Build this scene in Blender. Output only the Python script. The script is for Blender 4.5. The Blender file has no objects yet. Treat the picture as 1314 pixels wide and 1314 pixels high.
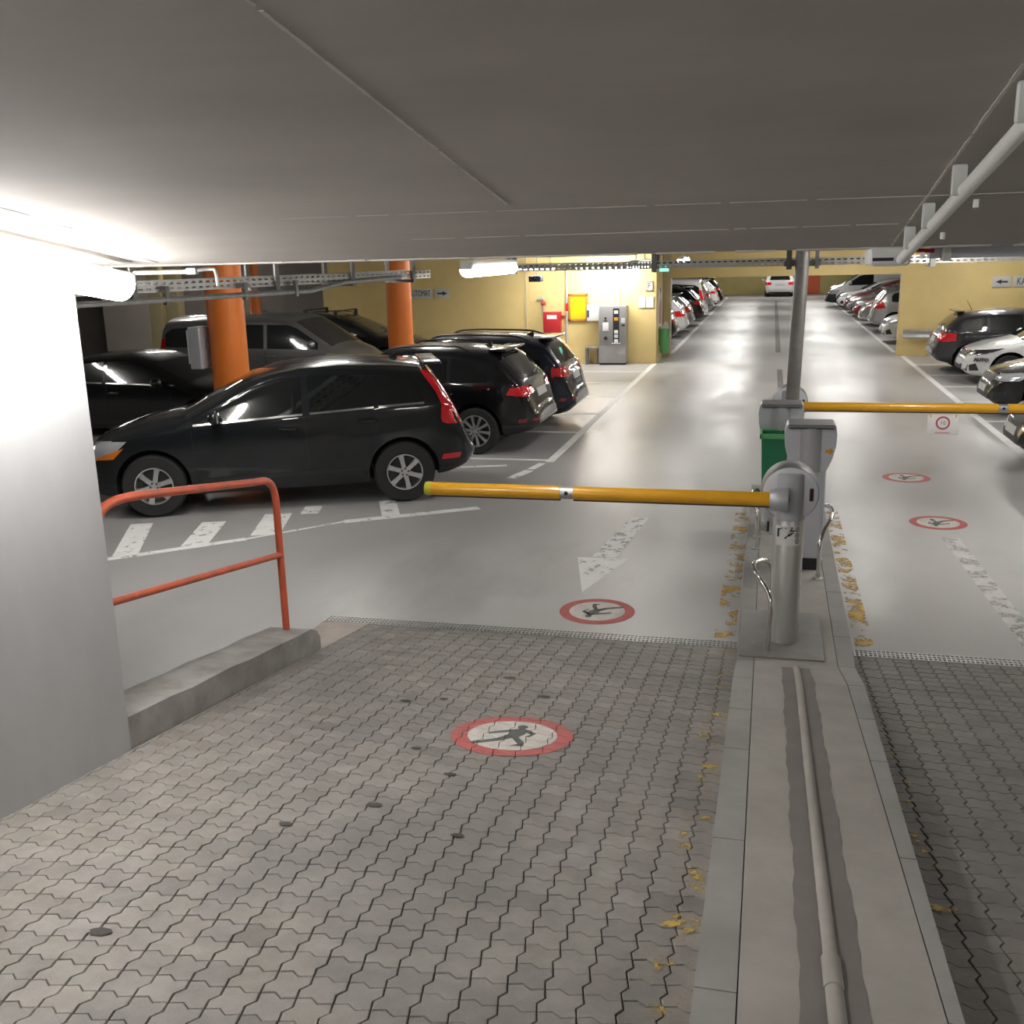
import bpy, bmesh, math, random
from mathutils import Vector, Matrix
from mathutils.bvhtree import BVHTree
random.seed(7)
R = math.radians
SC = bpy.context.scene
COL = SC.collection
H = 2.75            # eye height above the hall floor
YB, SL = 7.05, 0.15  # foot and grade of the ramp
def rz(y): return max(0.0, SL * (YB - y))       # ramp height at y
YE = 4.2
def cz(y): return H + SL * (YE - y)             # underside of the sloping slab

# ------------------------------------------------------------------ materials
MATS = {}
def nd(nt, t, **k):
    n = nt.nodes.new(t)
    for a, b in k.items():
        setattr(n, a, b)
    return n
def mat(name, col, rough=.5, metal=0., coat=0., var=.0, scale=8., bump=0., bscale=60., spec=.5, emit=None, es=0.,
        stain=None, stain_scale=.7, stain_amt=.5, coat_rough=.03, streak=None, rvar=0., worn=None, wscale=18., attr=False, detail=6.):
    m = bpy.data.materials.new(name); m.use_nodes = True
    nt = m.node_tree; b = nt.nodes['Principled BSDF']; L = nt.links
    b.inputs['Roughness'].default_value = rough
    b.inputs['Metallic'].default_value = metal
    b.inputs['Coat Weight'].default_value = coat
    b.inputs['Coat Roughness'].default_value = coat_rough
    b.inputs['Specular IOR Level'].default_value = spec
    c4 = (*col, 1)
    b.inputs['Base Color'].default_value = c4
    tc = nd(nt, 'ShaderNodeTexCoord'); co = tc.outputs['Object']
    if streak:
        mp = nd(nt, 'ShaderNodeMapping'); mp.inputs['Scale'].default_value = streak
        L.new(co, mp.inputs[0]); co = mp.outputs[0]
    cur = None
    def mixrgb(kind, fac, a, bb):
        x = nd(nt, 'ShaderNodeMix', data_type='RGBA', blend_type=kind)
        for s, v in ((0, fac), (6, a), (7, bb)):
            if hasattr(v, 'is_output') or hasattr(v, 'links') and not isinstance(v, (int, float, tuple)):
                L.new(v, x.inputs[s])
            else:
                x.inputs[s].default_value = v
        return x.outputs[2]
    if attr:
        at = nd(nt, 'ShaderNodeVertexColor', layer_name='tone')
        cur = mixrgb('MULTIPLY', 1., c4, at.outputs[0])
    if var > 0:
        n = nd(nt, 'ShaderNodeTexNoise'); n.inputs['Scale'].default_value = scale; n.inputs['Detail'].default_value = detail
        n.inputs['Roughness'].default_value = .65
        L.new(co, n.inputs['Vector'])
        r = nd(nt, 'ShaderNodeMapRange'); r.inputs[1].default_value = .3; r.inputs[2].default_value = .7
        r.inputs[3].default_value = 1 - var; r.inputs[4].default_value = 1 + var
        L.new(n.outputs['Fac'], r.inputs[0])
        cc = nd(nt, 'ShaderNodeCombineColor')
        for i in range(3): L.new(r.outputs[0], cc.inputs[i])
        cur = mixrgb('MULTIPLY', 1., cur if cur is not None else c4, cc.outputs[0])
        if rvar:
            r2 = nd(nt, 'ShaderNodeMapRange'); r2.inputs[1].default_value = .3; r2.inputs[2].default_value = .7
            r2.inputs[3].default_value = rough - rvar; r2.inputs[4].default_value = rough + rvar
            L.new(n.outputs['Fac'], r2.inputs[0]); L.new(r2.outputs[0], b.inputs['Roughness'])
    if stain:
        n = nd(nt, 'ShaderNodeTexNoise'); n.inputs['Scale'].default_value = stain_scale; n.inputs['Detail'].default_value = 5.
        n.inputs['Roughness'].default_value = .6
        L.new(co, n.inputs['Vector'])
        r = nd(nt, 'ShaderNodeMapRange'); r.inputs[1].default_value = .45; r.inputs[2].default_value = .66
        r.inputs[3].default_value = 0; r.inputs[4].default_value = stain_amt
        L.new(n.outputs['Fac'], r.inputs[0])
        cur = mixrgb('MIX', r.outputs[0], cur if cur is not None else c4, (*stain, 1))
    if cur is not None: L.new(cur, b.inputs['Base Color'])
    if bump:
        n = nd(nt, 'ShaderNodeTexNoise'); n.inputs['Scale'].default_value = bscale; n.inputs['Detail'].default_value = 4.
        L.new(tc.outputs['Object'], n.inputs['Vector'])
        bp = nd(nt, 'ShaderNodeBump'); bp.inputs['Strength'].default_value = bump; bp.inputs['Distance'].default_value = .01
        L.new(n.outputs['Fac'], bp.inputs['Height']); L.new(bp.outputs[0], b.inputs['Normal'])
    if emit:
        b.inputs['Emission Color'].default_value = (*emit, 1); b.inputs['Emission Strength'].default_value = es
    if worn is not None:
        n = nd(nt, 'ShaderNodeTexNoise'); n.inputs['Scale'].default_value = wscale; n.inputs['Detail'].default_value = 7.
        n.inputs['Roughness'].default_value = .7
        L.new(co, n.inputs['Vector'])
        r = nd(nt, 'ShaderNodeMapRange'); r.inputs[1].default_value = worn - .03; r.inputs[2].default_value = worn + .03
        L.new(n.outputs['Fac'], r.inputs[0]); L.new(r.outputs[0], b.inputs['Alpha'])
    MATS[name] = m
    return m
M = MATS
mat('hall_concrete', (.445, .434, .422), .38, var=.26, scale=.8, stain=(.255, .25, .245), stain_scale=.4, stain_amt=.6, rvar=.10, bump=.03, streak=(1., .45, 1.))
mat('ceiling_concrete', (.40, .376, .345), .8, var=.10, scale=1.6, stain=(.46, .435, .41), stain_scale=.9, stain_amt=.2, streak=(.5, 1.4, 1), bump=.08, bscale=25)
mat('hall_ceiling', (.34, .33, .31), .85, var=.1, scale=2)
mat('white_render', (.42, .425, .43), .7, var=.06, scale=3, stain=(.36, .365, .37), stain_scale=1.2, stain_amt=.4, bump=.06, bscale=30, streak=(1, 1, .5))
mat('paver', (.24, .222, .202), .62, var=.17, scale=9., stain=(.125, .119, .112), stain_scale=.8, stain_amt=.65, bump=.35, bscale=140, attr=True)
mat('paver_dark', (.17, .155, .14), .6, var=.17, scale=9., stain=(.10, .095, .09), stain_scale=.9, stain_amt=.5, bump=.35, bscale=140, attr=True)
mat('joint', (.075, .068, .06), .9, var=.2, scale=30)
mat('island_concrete', (.335, .315, .285), .75, var=.1, scale=4, stain=(.24, .22, .2), stain_scale=1.3, stain_amt=.5, bump=.1, bscale=60)
mat('kerb_stone', (.29, .28, .265), .7, var=.09, scale=5, stain=(.2, .19, .18), stain_scale=1.4, stain_amt=.5, bump=.1, bscale=60)
mat('groove', (.06, .055, .05), .9)
mat('stain_grey', (.17, .155, .14), .8, var=.1, scale=6)
mat('kerb_rough', (.27, .255, .235), .8, var=.22, scale=6, stain=(.45, .44, .43), stain_scale=2.2, stain_amt=.55, bump=.25, bscale=40)
mat('apron', (.42, .36, .32), .7, var=.12, scale=5)
mat('yellow_wall', (.70, .545, .235), .6, var=.05, scale=1.5, stain=(.56, .43, .18), stain_scale=.6, stain_amt=.4)
mat('olive_wall', (.52, .44, .17), .6, var=.08, scale=2.)
mat('beige_post', (.55, .47, .27), .6, var=.05)
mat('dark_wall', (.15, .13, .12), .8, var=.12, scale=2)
mat('dim_panel', (.42, .385, .34), .8, var=.08, scale=2)
mat('orange_paint', (.66, .165, .015), .5, var=.06, scale=3)
mat('rail_orange', (.62, .115, .05), .4, var=.12, scale=9, stain=(.2, .09, .06), stain_scale=6, stain_amt=.45)
mat('door_orange', (.66, .12, .03), .5, var=.05)
mat('line_white', (.84, .83, .81), .6, var=.08, scale=6, worn=.40, wscale=7.)
mat('line_clean', (.84, .83, .81), .6, var=.08, scale=6, worn=.31, wscale=5.)
mat('arrow_white', (.84, .83, .81), .6, var=.06, worn=.445, wscale=6.)
mat('mark_red', (.47, .10, .095), .65, var=.15, scale=14, stain=(.25, .12, .1), stain_scale=9, stain_amt=.5)
mat('mark_white', (.60, .57, .52), .65, var=.12, scale=12, stain=(.42, .39, .36), stain_scale=7, stain_amt=.6)
mat('mark_grey', (.10, .105, .095), .65, var=.15, scale=14)
mat('yellow_worn', (.56, .36, .08), .65, var=.25, scale=12, worn=.545, wscale=4.5)
mat('yellow_paver', (.50, .35, .09), .65, var=.2, scale=12, worn=.60, wscale=9.)
mat('pale_worn', (.58, .57, .54), .65, var=.2, scale=5, worn=.45, wscale=5.)
mat('plate_steel', (.225, .215, .205), .55, metal=.2, var=.12, scale=8)
mat('ridge', (.55, .525, .49), .8)
mat('lamp_dark', (.02, .022, .024), .1, coat=1.)
mat('dark_strip', (.16, .15, .14), .7, var=.15, scale=3)
mat('galv', (.50, .50, .49), .42, metal=.75, var=.15, scale=14, rvar=.08)
mat('galv_dark', (.22, .21, .20), .5, metal=.6, var=.15, scale=10)
mat('brushed', (.66, .655, .64), .36, metal=.7, var=.05, scale=30, streak=(1, 1, 12), rvar=.06)
mat('chrome', (.72, .71, .69), .16, metal=1.)
mat('alu_paint', (.46, .47, .49), .42, metal=.35, var=.03)
mat('alu_dark', (.22, .22, .22), .45, metal=.35, var=.05)
mat('alu_light', (.60, .62, .66), .42, metal=.15, var=.03)
mat('boom_yellow', (.72, .36, .015), .3, var=.04, coat=.3)
mat('boom_end', (.50, .50, .04), .35)
mat('black_plastic', (.018, .018, .018), .45, var=.1)
mat('dark_red', (.035, .006, .008), .2, coat=.5)
mat('grey_plastic', (.35, .35, .35), .55)
mat('white_plastic', (.70, .70, .68), .45, var=.04)
mat('pipe_grey', (.46, .45, .43), .5, var=.08, scale=6)
mat('green_bin', (.015, .20, .085), .45, var=.06)
mat('green_light', (.12, .42, .16), .45, var=.05)
mat('red_box', (.45, .02, .025), .4, var=.04)
mat('frame_brown', (.42, .20, .03), .5)
mat('sign_yellow', (.92, .50, .0), .5)
mat('machine_grey', (.27, .265, .265), .45, metal=.2, var=.04)
mat('machine_light', (.36, .355, .35), .45, metal=.2, var=.04)
mat('paper', (.74, .73, .71), .7)
mat('sign_plate', (.52, .53, .52), .5)
mat('ink', (.02, .025, .03), .6)
mat('ink_blue', (.02, .04, .09), .5)
mat('sticker_orange', (.75, .33, .02), .5)
mat('ring_red', (.42, .06, .08), .6)
mat('skin', (.62, .40, .29), .6)
mat('hair', (.10, .06, .04), .7)
mat('cloth_pink', (.55, .22, .22), .7)
mat('tyre', (.022, .022, .022), .75, bump=.15, bscale=80)
mat('rim_silver', (.58, .58, .58), .3, metal=.75, var=.03)
mat('rim_dark', (.045, .045, .045), .6)
mat('glass_dark', (.008, .010, .010), .03, spec=.6, coat=.4)
mat('glass_mid', (.03, .035, .035), .04, spec=.6, coat=.4)
mat('lamp_glass', (.52, .54, .55), .1, metal=.3, coat=1.)
mat('lamp_orange', (.72, .20, .02), .2, coat=1.)
mat('tail_red', (.68, .010, .016), .12, coat=1.)
mat('tail_deep', (.20, .004, .01), .15, coat=1.)
mat('plate_white', (.55, .55, .53), .45)
mat('under', (.012, .012, .012), .8)
mat('clad', (.02, .021, .022), .55)
mat('logo_grey', (.06, .07, .08), .5)
mat('logo_red', (.55, .03, .05), .4)
def paint(name, col, metal=.0, rough=.32):
    return mat(name, col, rough, metal=metal, coat=1., coat_rough=.02, spec=.12)
paint('pt_charcoal', (.011, .013, .015), .2); paint('pt_black', (.006, .006, .007)); paint('pt_navy', (.008, .011, .022), .2)
paint('pt_white', (.66, .66, .65)); paint('pt_silver', (.42, .42, .42), .55); paint('pt_grey', (.27, .265, .26), .5)
paint('pt_dgrey', (.04, .04, .042), .3); paint('pt_red', (.22, .012, .02)); paint('pt_brown', (.03, .024, .022), .3); paint('pt_olive', (.06, .062, .05), .2)
for nm, s in (('tube_wall', 38.), ('tube_bright', 62.), ('tube_back', 52.), ('tube_hall', 27.), ('tube_far', 40.)):
    mat(nm, (.9, .9, .9), .5, emit=(1., .975, .94), es=s)
mat('exit_green', (.1, .5, .3), .4, emit=(.25, .9, .6), es=.8)

# ------------------------------------------------------------------ mesh helpers
class MB:
    def __init__(self): self.v = []; self.f = []; self.m = []; self.cur = 0; self.T = None
    def add(self, vs, fs, mi=None):
        o = len(self.v)
        if self.T is not None: vs = [self.T @ Vector(p) for p in vs]
        self.v += [tuple(p) for p in vs]; self.f += [tuple(i + o for i in f) for f in fs]
        self.m += [self.cur if mi is None else mi] * len(fs); return self
    def bm(self, b, mi=None):
        b.verts.ensure_lookup_table(); b.verts.index_update()
        self.add([v.co.copy() for v in b.verts], [[v.index for v in f.verts] for f in b.faces], mi); b.free(); return self
    def box(self, c, s, bev=0., rot=None, seg=2, mi=None):
        b = bmesh.new(); bmesh.ops.create_cube(b, size=1.)
        for v in b.verts: v.co = Vector((v.co.x * s[0], v.co.y * s[1], v.co.z * s[2]))
        if bev: bmesh.ops.bevel(b, geom=b.edges[:], offset=bev, segments=seg, profile=.6, affect='EDGES')
        if rot is not None:
            for v in b.verts: v.co = rot @ v.co
        for v in b.verts: v.co += Vector(c)
        return self.bm(b, mi)
    def tube(self, pts, r, n=12, caps=True, mi=None):
        pts = [Vector(p) for p in pts]; k = len(pts)
        rr = r if isinstance(r, (list, tuple)) else [r] * k
        t0 = (pts[1] - pts[0]).normalized()
        u = t0.orthogonal().normalized(); vs = []; fs = []
        for i, p in enumerate(pts):
            t = (pts[min(i + 1, k - 1)] - pts[max(i - 1, 0)]).normalized()
            u = (u - t * u.dot(t)).normalized(); w = t.cross(u)
            for j in range(n):
                a = 2 * math.pi * j / n
                vs.append(p + (u * math.cos(a) + w * math.sin(a)) * rr[i])
        for i in range(k - 1):
            for j in range(n):
                fs.append((i * n + j, i * n + (j + 1) % n, (i + 1) * n + (j + 1) % n, (i + 1) * n + j))
        if caps: fs += [tuple(range(n))[::-1], tuple((k - 1) * n + j for j in range(n))]
        return self.add(vs, fs, mi)
    def lathe(self, prof, org=(0, 0, 0), axis='Z', n=32, mi=None, mis=None, caps=True):
        # prof: (r, h) along axis
        vs = []; fs = []; ms = []
        for r, h in prof:
            for j in range(n):
                a = 2 * math.pi * j / n; c, s = r * math.cos(a), r * math.sin(a)
                p = (c, s, h) if axis == 'Z' else ((c, h, s) if axis == 'Y' else (h, c, s))
                vs.append((p[0] + org[0], p[1] + org[1], p[2] + org[2]))
        for i in range(len(prof) - 1):
            for j in range(n):
                fs.append((i * n + j, i * n + (j + 1) % n, (i + 1) * n + (j + 1) % n, (i + 1) * n + j))
                ms.append(mis[i] if mis else (self.cur if mi is None else mi))
        if caps:
            fs += [tuple(range(n))[::-1], tuple((len(prof) - 1) * n + j for j in range(n))]
            ms += [ms[0], ms[-1]]
        o = len(self.m); self.add(vs, fs); self.m[o:] = ms
        return self
    def prism(self, poly, t, o=(0, 0, 0), u=(1, 0, 0), v=(0, 0, 1), mi=None):
        """polygon in the (u, v) plane at o, thickness t along u x v"""
        o, u, v = Vector(o), Vector(u), Vector(v); w = u.cross(v); k = len(poly)
        vs = [o + u * a + v * b for a, b in poly] + [o + u * a + v * b + w * t for a, b in poly]
        fs = [tuple(range(k))[::-1], tuple(range(k, 2 * k))] + [(i, (i + 1) % k, k + (i + 1) % k, k + i) for i in range(k)]
        return self.add(vs, fs, mi)
    def build(self, name, mats, parent=None, angle=35., smooth=True):
        me = bpy.data.meshes.new(name); me.from_pydata(self.v, [], self.f)
        for x in (mats if isinstance(mats, (list, tuple)) else [mats]): me.materials.append(M[x] if isinstance(x, str) else x)
        me.polygons.foreach_set('material_index', self.m)
        b = bmesh.new(); b.from_mesh(me); bmesh.ops.recalc_face_normals(b, faces=b.faces[:]); b.to_mesh(me); b.free()
        if smooth:
            me.polygons.foreach_set('use_smooth', [True] * len(me.polygons)); me.set_sharp_from_angle(angle=R(angle))
        o = bpy.data.objects.new(name, me); COL.objects.link(o)
        if parent is not None: o.parent = parent
        return o
def thing(name, label, cat, loc=(0, 0, 0), rot=0., group=None):
    o = bpy.data.objects.new(name, None); COL.objects.link(o); o.empty_display_size = .1
    o.location = loc; o.rotation_euler = (0, 0, rot); o['label'] = label; o['category'] = cat
    if group: o['group'] = group
    return o
def tag(o, label, cat, group=None):
    o['label'] = label; o['category'] = cat
    if group: o['group'] = group
    return o
def struct(o, label=None):
    o['kind'] = 'structure'
    if label: o['label'] = label
    return o
def boxb(x0, x1, y0, y1, z0, z1, bev=0.):
    return MB().box(((x0 + x1) / 2, (y0 + y1) / 2, (z0 + z1) / 2), (x1 - x0, y1 - y0, z1 - z0), bev)
def text_mesh(s, size, name, m, parent, loc, rot, ext=.002, align='CENTER', sx=1.):
    cu = bpy.data.curves.new('t', 'FONT'); cu.body = s; cu.size = size; cu.extrude = ext; cu.align_x = align; cu.align_y = 'CENTER'
    cu.resolution_u = 3
    t = bpy.data.objects.new('t', cu); COL.objects.link(t)
    me = bpy.data.meshes.new_from_object(t.evaluated_get(bpy.context.evaluated_depsgraph_get()))
    bpy.data.objects.remove(t); me.name = name; me.materials.clear(); me.materials.append(M[m])
    mx = Matrix.Translation(loc) @ Matrix(rot).to_4x4() @ Matrix.Diagonal((sx, 1, 1, 1)); me.transform(mx)
    o = bpy.data.objects.new(name, me); COL.objects.link(o)
    if parent is not None: o.parent = parent
    return o
FACE_NY = ((1, 0, 0), (0, 0, -1), (0, 1, 0))     # text on a wall that faces -Y
def smooth_path(pts, n=8):
    """Catmull-Rom through pts"""
    P = [Vector(p) for p in pts]; P = [P[0] * 2 - P[1]] + P + [P[-1] * 2 - P[-2]]; out = []
    for i in range(1, len(P) - 2):
        for j in range(n):
            t = j / n; a, b, c, d = P[i - 1:i + 3]
            out.append(.5 * ((2 * b) + (c - a) * t + (2 * a - 5 * b + 4 * c - d) * t * t + (3 * b - a - 3 * c + d) * t ** 3))
    return out + [P[-2]]

# ------------------------------------------------------------------ the setting
def shell():
    b = MB()
    b.box((-6, 39, -.15), (36.4, 63.9, .3)); b.v = b.v
    struct(b.build('floor', 'hall_concrete', smooth=False), 'grey concrete hall floor')
    struct(boxb(-24.2, -3.3, .6, 7.05, -.3, 0).build('floor_side', 'hall_concrete', smooth=False))
    # ramp bed under the pavers
    for nm, x0, x1 in (('ramp_bed', -2.95, -.10), ('ramp_bed_right', .58, 3.9)):
        b = MB(); y0, y1 = -4., YB
        b.add([(x0, y0, rz(y0) - .014), (x1, y0, rz(y0) - .014), (x1, y1, -.012), (x0, y1, -.012),
               (x0, y0, -.3), (x1, y0, -.3), (x1, y1, -.3), (x0, y1, -.3)],
              [(0, 1, 2, 3), (4, 7, 6, 5), (0, 4, 5, 1), (2, 6, 7, 3), (1, 5, 6, 2), (0, 3, 7, 4)])
        struct(b.build('floor_' + nm, 'joint', smooth=False))
    # sloping slab over the ramp
    b = MB(); x0, x1, y0, y1, t = -3.35, 4.2, -4.2, YE, .5
    b.add([(x0, y0, cz(y0)), (x1, y0, cz(y0)), (x1, y1, cz(y1)), (x0, y1, cz(y1)),
           (x0, y0, cz(y0) + t), (x1, y0, cz(y0) + t), (x1, y1, cz(y1) + t), (x0, y1, cz(y1) + t)],
          [(0, 3, 2, 1), (4, 5, 6, 7), (0, 1, 5, 4), (1, 2, 6, 5), (2, 3, 7, 6), (3, 0, 4, 7)])
    struct(b.build('ceiling', 'ceiling_concrete', smooth=False), 'grey concrete ceiling sloping over the ramp')
    # formwork ridges on its underside
    b = MB()
    def ridge(p, q, w=.004, d=.002):
        n = 90; (xa, ya), (xb, yb) = p, q; dx, dy = xb - xa, yb - ya; L = math.hypot(dx, dy); nx, ny = -dy / L * w, dx / L * w
        for i in range(n):
            if random.random() < .06: continue
            t0, t1 = i / n, (i + 1) / n; k = random.uniform(.5, 1.3)
            A = (xa + dx * t0, ya + dy * t0); B = (xa + dx * t1, ya + dy * t1)
            q4 = [(A[0] - nx * k, A[1] - ny * k), (B[0] - nx * k, B[1] - ny * k), (B[0] + nx * k, B[1] + ny * k), (A[0] + nx * k, A[1] + ny * k)]
            b.add([(x, y, cz(y) - d * (1 if jj else 0)) for jj in (0, 1) for x, y in q4], [(4, 5, 6, 7), (0, 1, 5, 4), (2, 3, 7, 6), (1, 2, 6, 5), (3, 0, 4, 7)])
    ridge((-.80, 1.2), (-.79, 3.16)); ridge((.42, 1.2), (.43, 4.15)); ridge((-1.6, 3.25), (.9, 3.25), .003); ridge((-1.3, 3.72), (.4, 3.69), .003)
    ridge((-2.9, YE - .012), (4.0, YE - .012), .010, .005)
    struct(b.build('trim_1', 'ridge', smooth=False), 'pale formwork ridges across the sloping ceiling')
    # dark formwork gaps near the left wall
    b = MB()
    for (xa, ya, xb, yb) in ((-2.60, 2.55, -2.59, 3.0), (-2.6, 3.1, -2.6, 3.35), (-2.42, 2.3, -2.40, 3.05), (-2.62, 3.55, -2.61, 4.1), (-2.43, 3.2, -2.42, 3.3), (-2.5, 2.28, -2.35, 2.30)):
        b.add([(xa - .006, ya, cz(ya) - .0015), (xa + .006, ya, cz(ya) - .0015), (xb + .006, yb, cz(yb) - .0015), (xb - .006, yb, cz(yb) - .0015)], [(0, 1, 2, 3)])
    struct(b.build('trim_2', 'groove', smooth=False), 'dark formwork gaps in the ceiling beside the lamp')
    # hall ceiling
    struct(boxb(-24.2, 12.2, YE + .02, 71, 2.86, 3.1).build('ceiling_hall', 'hall_ceiling', smooth=False))
    struct(boxb(-24.2, -3.36, .6, YE + .02, 2.86, 3.1).build('ceiling_side', 'hall_ceiling', smooth=False))
    # ramp walls
    def ramp_wall(x0, x1, y0, y1):
        b = MB(); vs = []
        for y in (y0, y1):
            for x in (x0, x1): vs += [(x, y, -.3), (x, y, cz(y) + .02)]
        b.add(vs, [(0, 1, 3, 2), (4, 6, 7, 5), (0, 4, 5, 1), (2, 3, 7, 6), (1, 5, 7, 3), (0, 2, 6, 4)])
        return b
    struct(ramp_wall(-3.32, -2.94, -4.2, 3.95).build('wall_left', 'white_render', smooth=False), 'pale rendered wall beside the ramp')
    struct(ramp_wall(3.9, 4.2, -4.2, 4.1).build('wall_right_bounce', 'white_render', smooth=False))  # unseen closing wall, added only to bounce light
    struct(boxb(-3.32, 4.2, -4.4, -4.2, -.3, 5).build('wall_back', 'white_render', smooth=False))
    # hall walls
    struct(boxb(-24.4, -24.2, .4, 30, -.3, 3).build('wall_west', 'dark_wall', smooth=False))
    struct(boxb(-24.2, -3.32, .4, .6, -.3, 3).build('wall_south', 'dim_panel', smooth=False))
    struct(boxb(4.2, 12.2, 3.9, 4.1, -.3, 3).build('wall_south_right', 'dim_panel', smooth=False))
    struct(boxb(12.2, 12.4, 3.9, 28.6, -.3, 3).build('wall_east', 'yellow_wall', smooth=False))
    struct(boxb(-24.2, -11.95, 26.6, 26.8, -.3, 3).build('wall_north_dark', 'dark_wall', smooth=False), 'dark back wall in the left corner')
    struct(boxb(-11.95, -2.82, 26.6, 28.7, 0, 2.86).build('wall_north', 'yellow_wall', smooth=False), 'yellow wall behind the payment machine')
    struct(boxb(3.27, 12.2, 28.6, 28.95, 0, 2.86).build('wall_north_right', 'yellow_wall', smooth=False), 'yellow wall right of the passage')
    struct(boxb(-2.64, 3.27, 28.6, 28.95, 2.09, 2.86).build('trim_lintel', 'yellow_wall', smooth=False), 'yellow beam over the passage')
    b = boxb(-2.82, -2.64, 28.55, 28.95, 0, 2.86, .01); struct(b.build('trim_pillar', 'beige_post'), 'beige corner pillar of the passage')
    struct(boxb(-2.86, -2.815, 28.2, 28.4, 0, 2.86, .005).build('trim_pillar_dark', 'galv_dark'))
    struct(boxb(-9.2, -9, 28.7, 70.6, -.3, 3).build('wall_far_left', 'yellow_wall', smooth=False))
    struct(boxb(9.5, 9.7, 28.9, 70.6, -.3, 3).build('wall_far_right', 'yellow_wall', smooth=False))
    struct(boxb(-9.2, 9.7, 70.4, 70.6, -.3, 3).build('wall_far', 'olive_wall', smooth=False), 'olive yellow end wall of the hall')
    # light panel, posts on the left
    struct(boxb(-18.7, -16.9, 26.3, 26.58, 0, 2.85).build('wall_panel', 'dim_panel', smooth=False), 'dim grey wall panel in the left corner')
    for i, x in enumerate((-15.3, -14.82)):
        struct(boxb(x, x + .36, 23.4, 23.7, 0, 2.86, .01).build('trim_post_%d' % (i + 1), 'beige_post'), 'beige square post behind the vans')
    # vertical ribs of the yellow wall
    for i, (x, w) in enumerate(((-6.24, .05), (-3.95, .05), (-3.80, .05))):
        struct(boxb(x, x + w, 26.57, 26.6, 0 if i == 0 else 1.5, 2.86).build('trim_rib_%d' % (i + 1), 'beige_post', smooth=False))
    # end wall ribs
    b = MB()
    for x in (-1.75, -6., 5.): b.box((x, 70.38, 1.4), (.10, .05, 2.8))
    struct(b.build('trim_end_wall', 'olive_wall', smooth=False))
shell()

# ------------------------------------------------------------------ pavers
P = .1125
CELL = [(0, 0), (.36, .11), (.64, -.11), (1, 0), (.914, .36), (1.086, .64), (1, 1), (.64, .89), (.36, 1.11), (0, 1), (.086, .64), (-.086, .36)]
def clip(poly, a, b, c):           # keep a*x+b*y<=c
    out = []
    for i in range(len(poly)):
        p, q = poly[i], poly[(i + 1) % len(poly)]; dp, dq = a * p[0] + b * p[1] - c, a * q[0] + b * q[1] - c
        if dp <= 0: out.append(p)
        if (dp < 0 < dq) or (dq < 0 < dp):
            t = dp / (dp - dq); out.append((p[0] + (q[0] - p[0]) * t, p[1] + (q[1] - p[1]) * t))
    return out
def cells(x0, x1, y0, y1):
    i0, i1 = math.floor((x0 + .9) / P) - 1, math.ceil((x1 + .9) / P) + 1
    j0, j1 = math.floor((y0 - 2.476) / P) - 1, math.ceil((y1 - 2.476) / P) + 1
    for i in range(i0, i1):
        for j in range(j0, j1):
            poly = [(-.9 + (i + a) * P, 2.476 + (j + b) * P) for a, b in CELL]
            cx, cy = -.9 + (i + .5) * P, 2.476 + (j + .5) * P
            jx, jy = (.0019, .0011)
            poly = [(cx + (x - cx) * (1 - 2 * jx / P), cy + (y - cy) * (1 - 2 * jy / P)) for x, y in poly]
            for (a, b, c) in ((1, 0, x1), (-1, 0, -x0), (0, 1, y1), (0, -1, -y0)):
                poly = clip(poly, a, b, c)
                if len(poly) < 3: break
            if len(poly) >= 3: yield (i, j, cx, cy, poly)
CLN = math.cos(math.atan(SL))
def pavers(name, m, label, x0, x1, y0, y1):
    rnd = random.Random(3); vs = []; fs = []; tone = []
    for i, j, cx, cy, poly in cells(x0, x1, y0, y1):
        k = len(poly); o = len(vs); t = rnd.gauss(1, .075)
        if rnd.random() < .05: t *= .86
        h = rnd.uniform(-.0012, .0012); tx, ty = rnd.uniform(-.012, .012), rnd.uniform(-.012, .012)
        top = lambda x, y, d: (x, y, SL * (YB - y) + h - d + tx * (x - cx) + ty * (y - cy))
        ins = [(cx + (x - cx) * .955, cy + (y - cy) * .955) for x, y in poly]
        vs += [top(x, y, 0) for x, y in ins] + [top(x, y, .0035) for x, y in poly] + [top(x, y, .04) for x, y in poly]
        fs.append(tuple(o + a for a in range(k)))
        for a in range(k):
            b = (a + 1) % k
            fs.append((o + a, o + k + a, o + k + b, o + b)); fs.append((o + k + a, o + 2 * k + a, o + 2 * k + b, o + k + b))
        c = (t * rnd.uniform(.985, 1.015), t, t * rnd.uniform(.97, 1.02), 1)
        tone += [c] * (3 * k)
    me = bpy.data.meshes.new(name); me.from_pydata(vs, [], fs); me.materials.append(M[m])
    ca = me.color_attributes.new('tone', 'FLOAT_COLOR', 'POINT')
    ca.data.foreach_set('color', [x for c in tone for x in c])
    o = bpy.data.objects.new(name, me); COL.objects.link(o); return struct(o, label)
pavers('floor_pavers', 'paver', 'wavy grey paving of the left ramp lane', -2.945, -.14, .4, 6.98)
pavers('floor_pavers_right', 'paver_dark', 'dark wavy paving of the right ramp lane', .555, 3.2, .4, 6.98)

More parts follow.
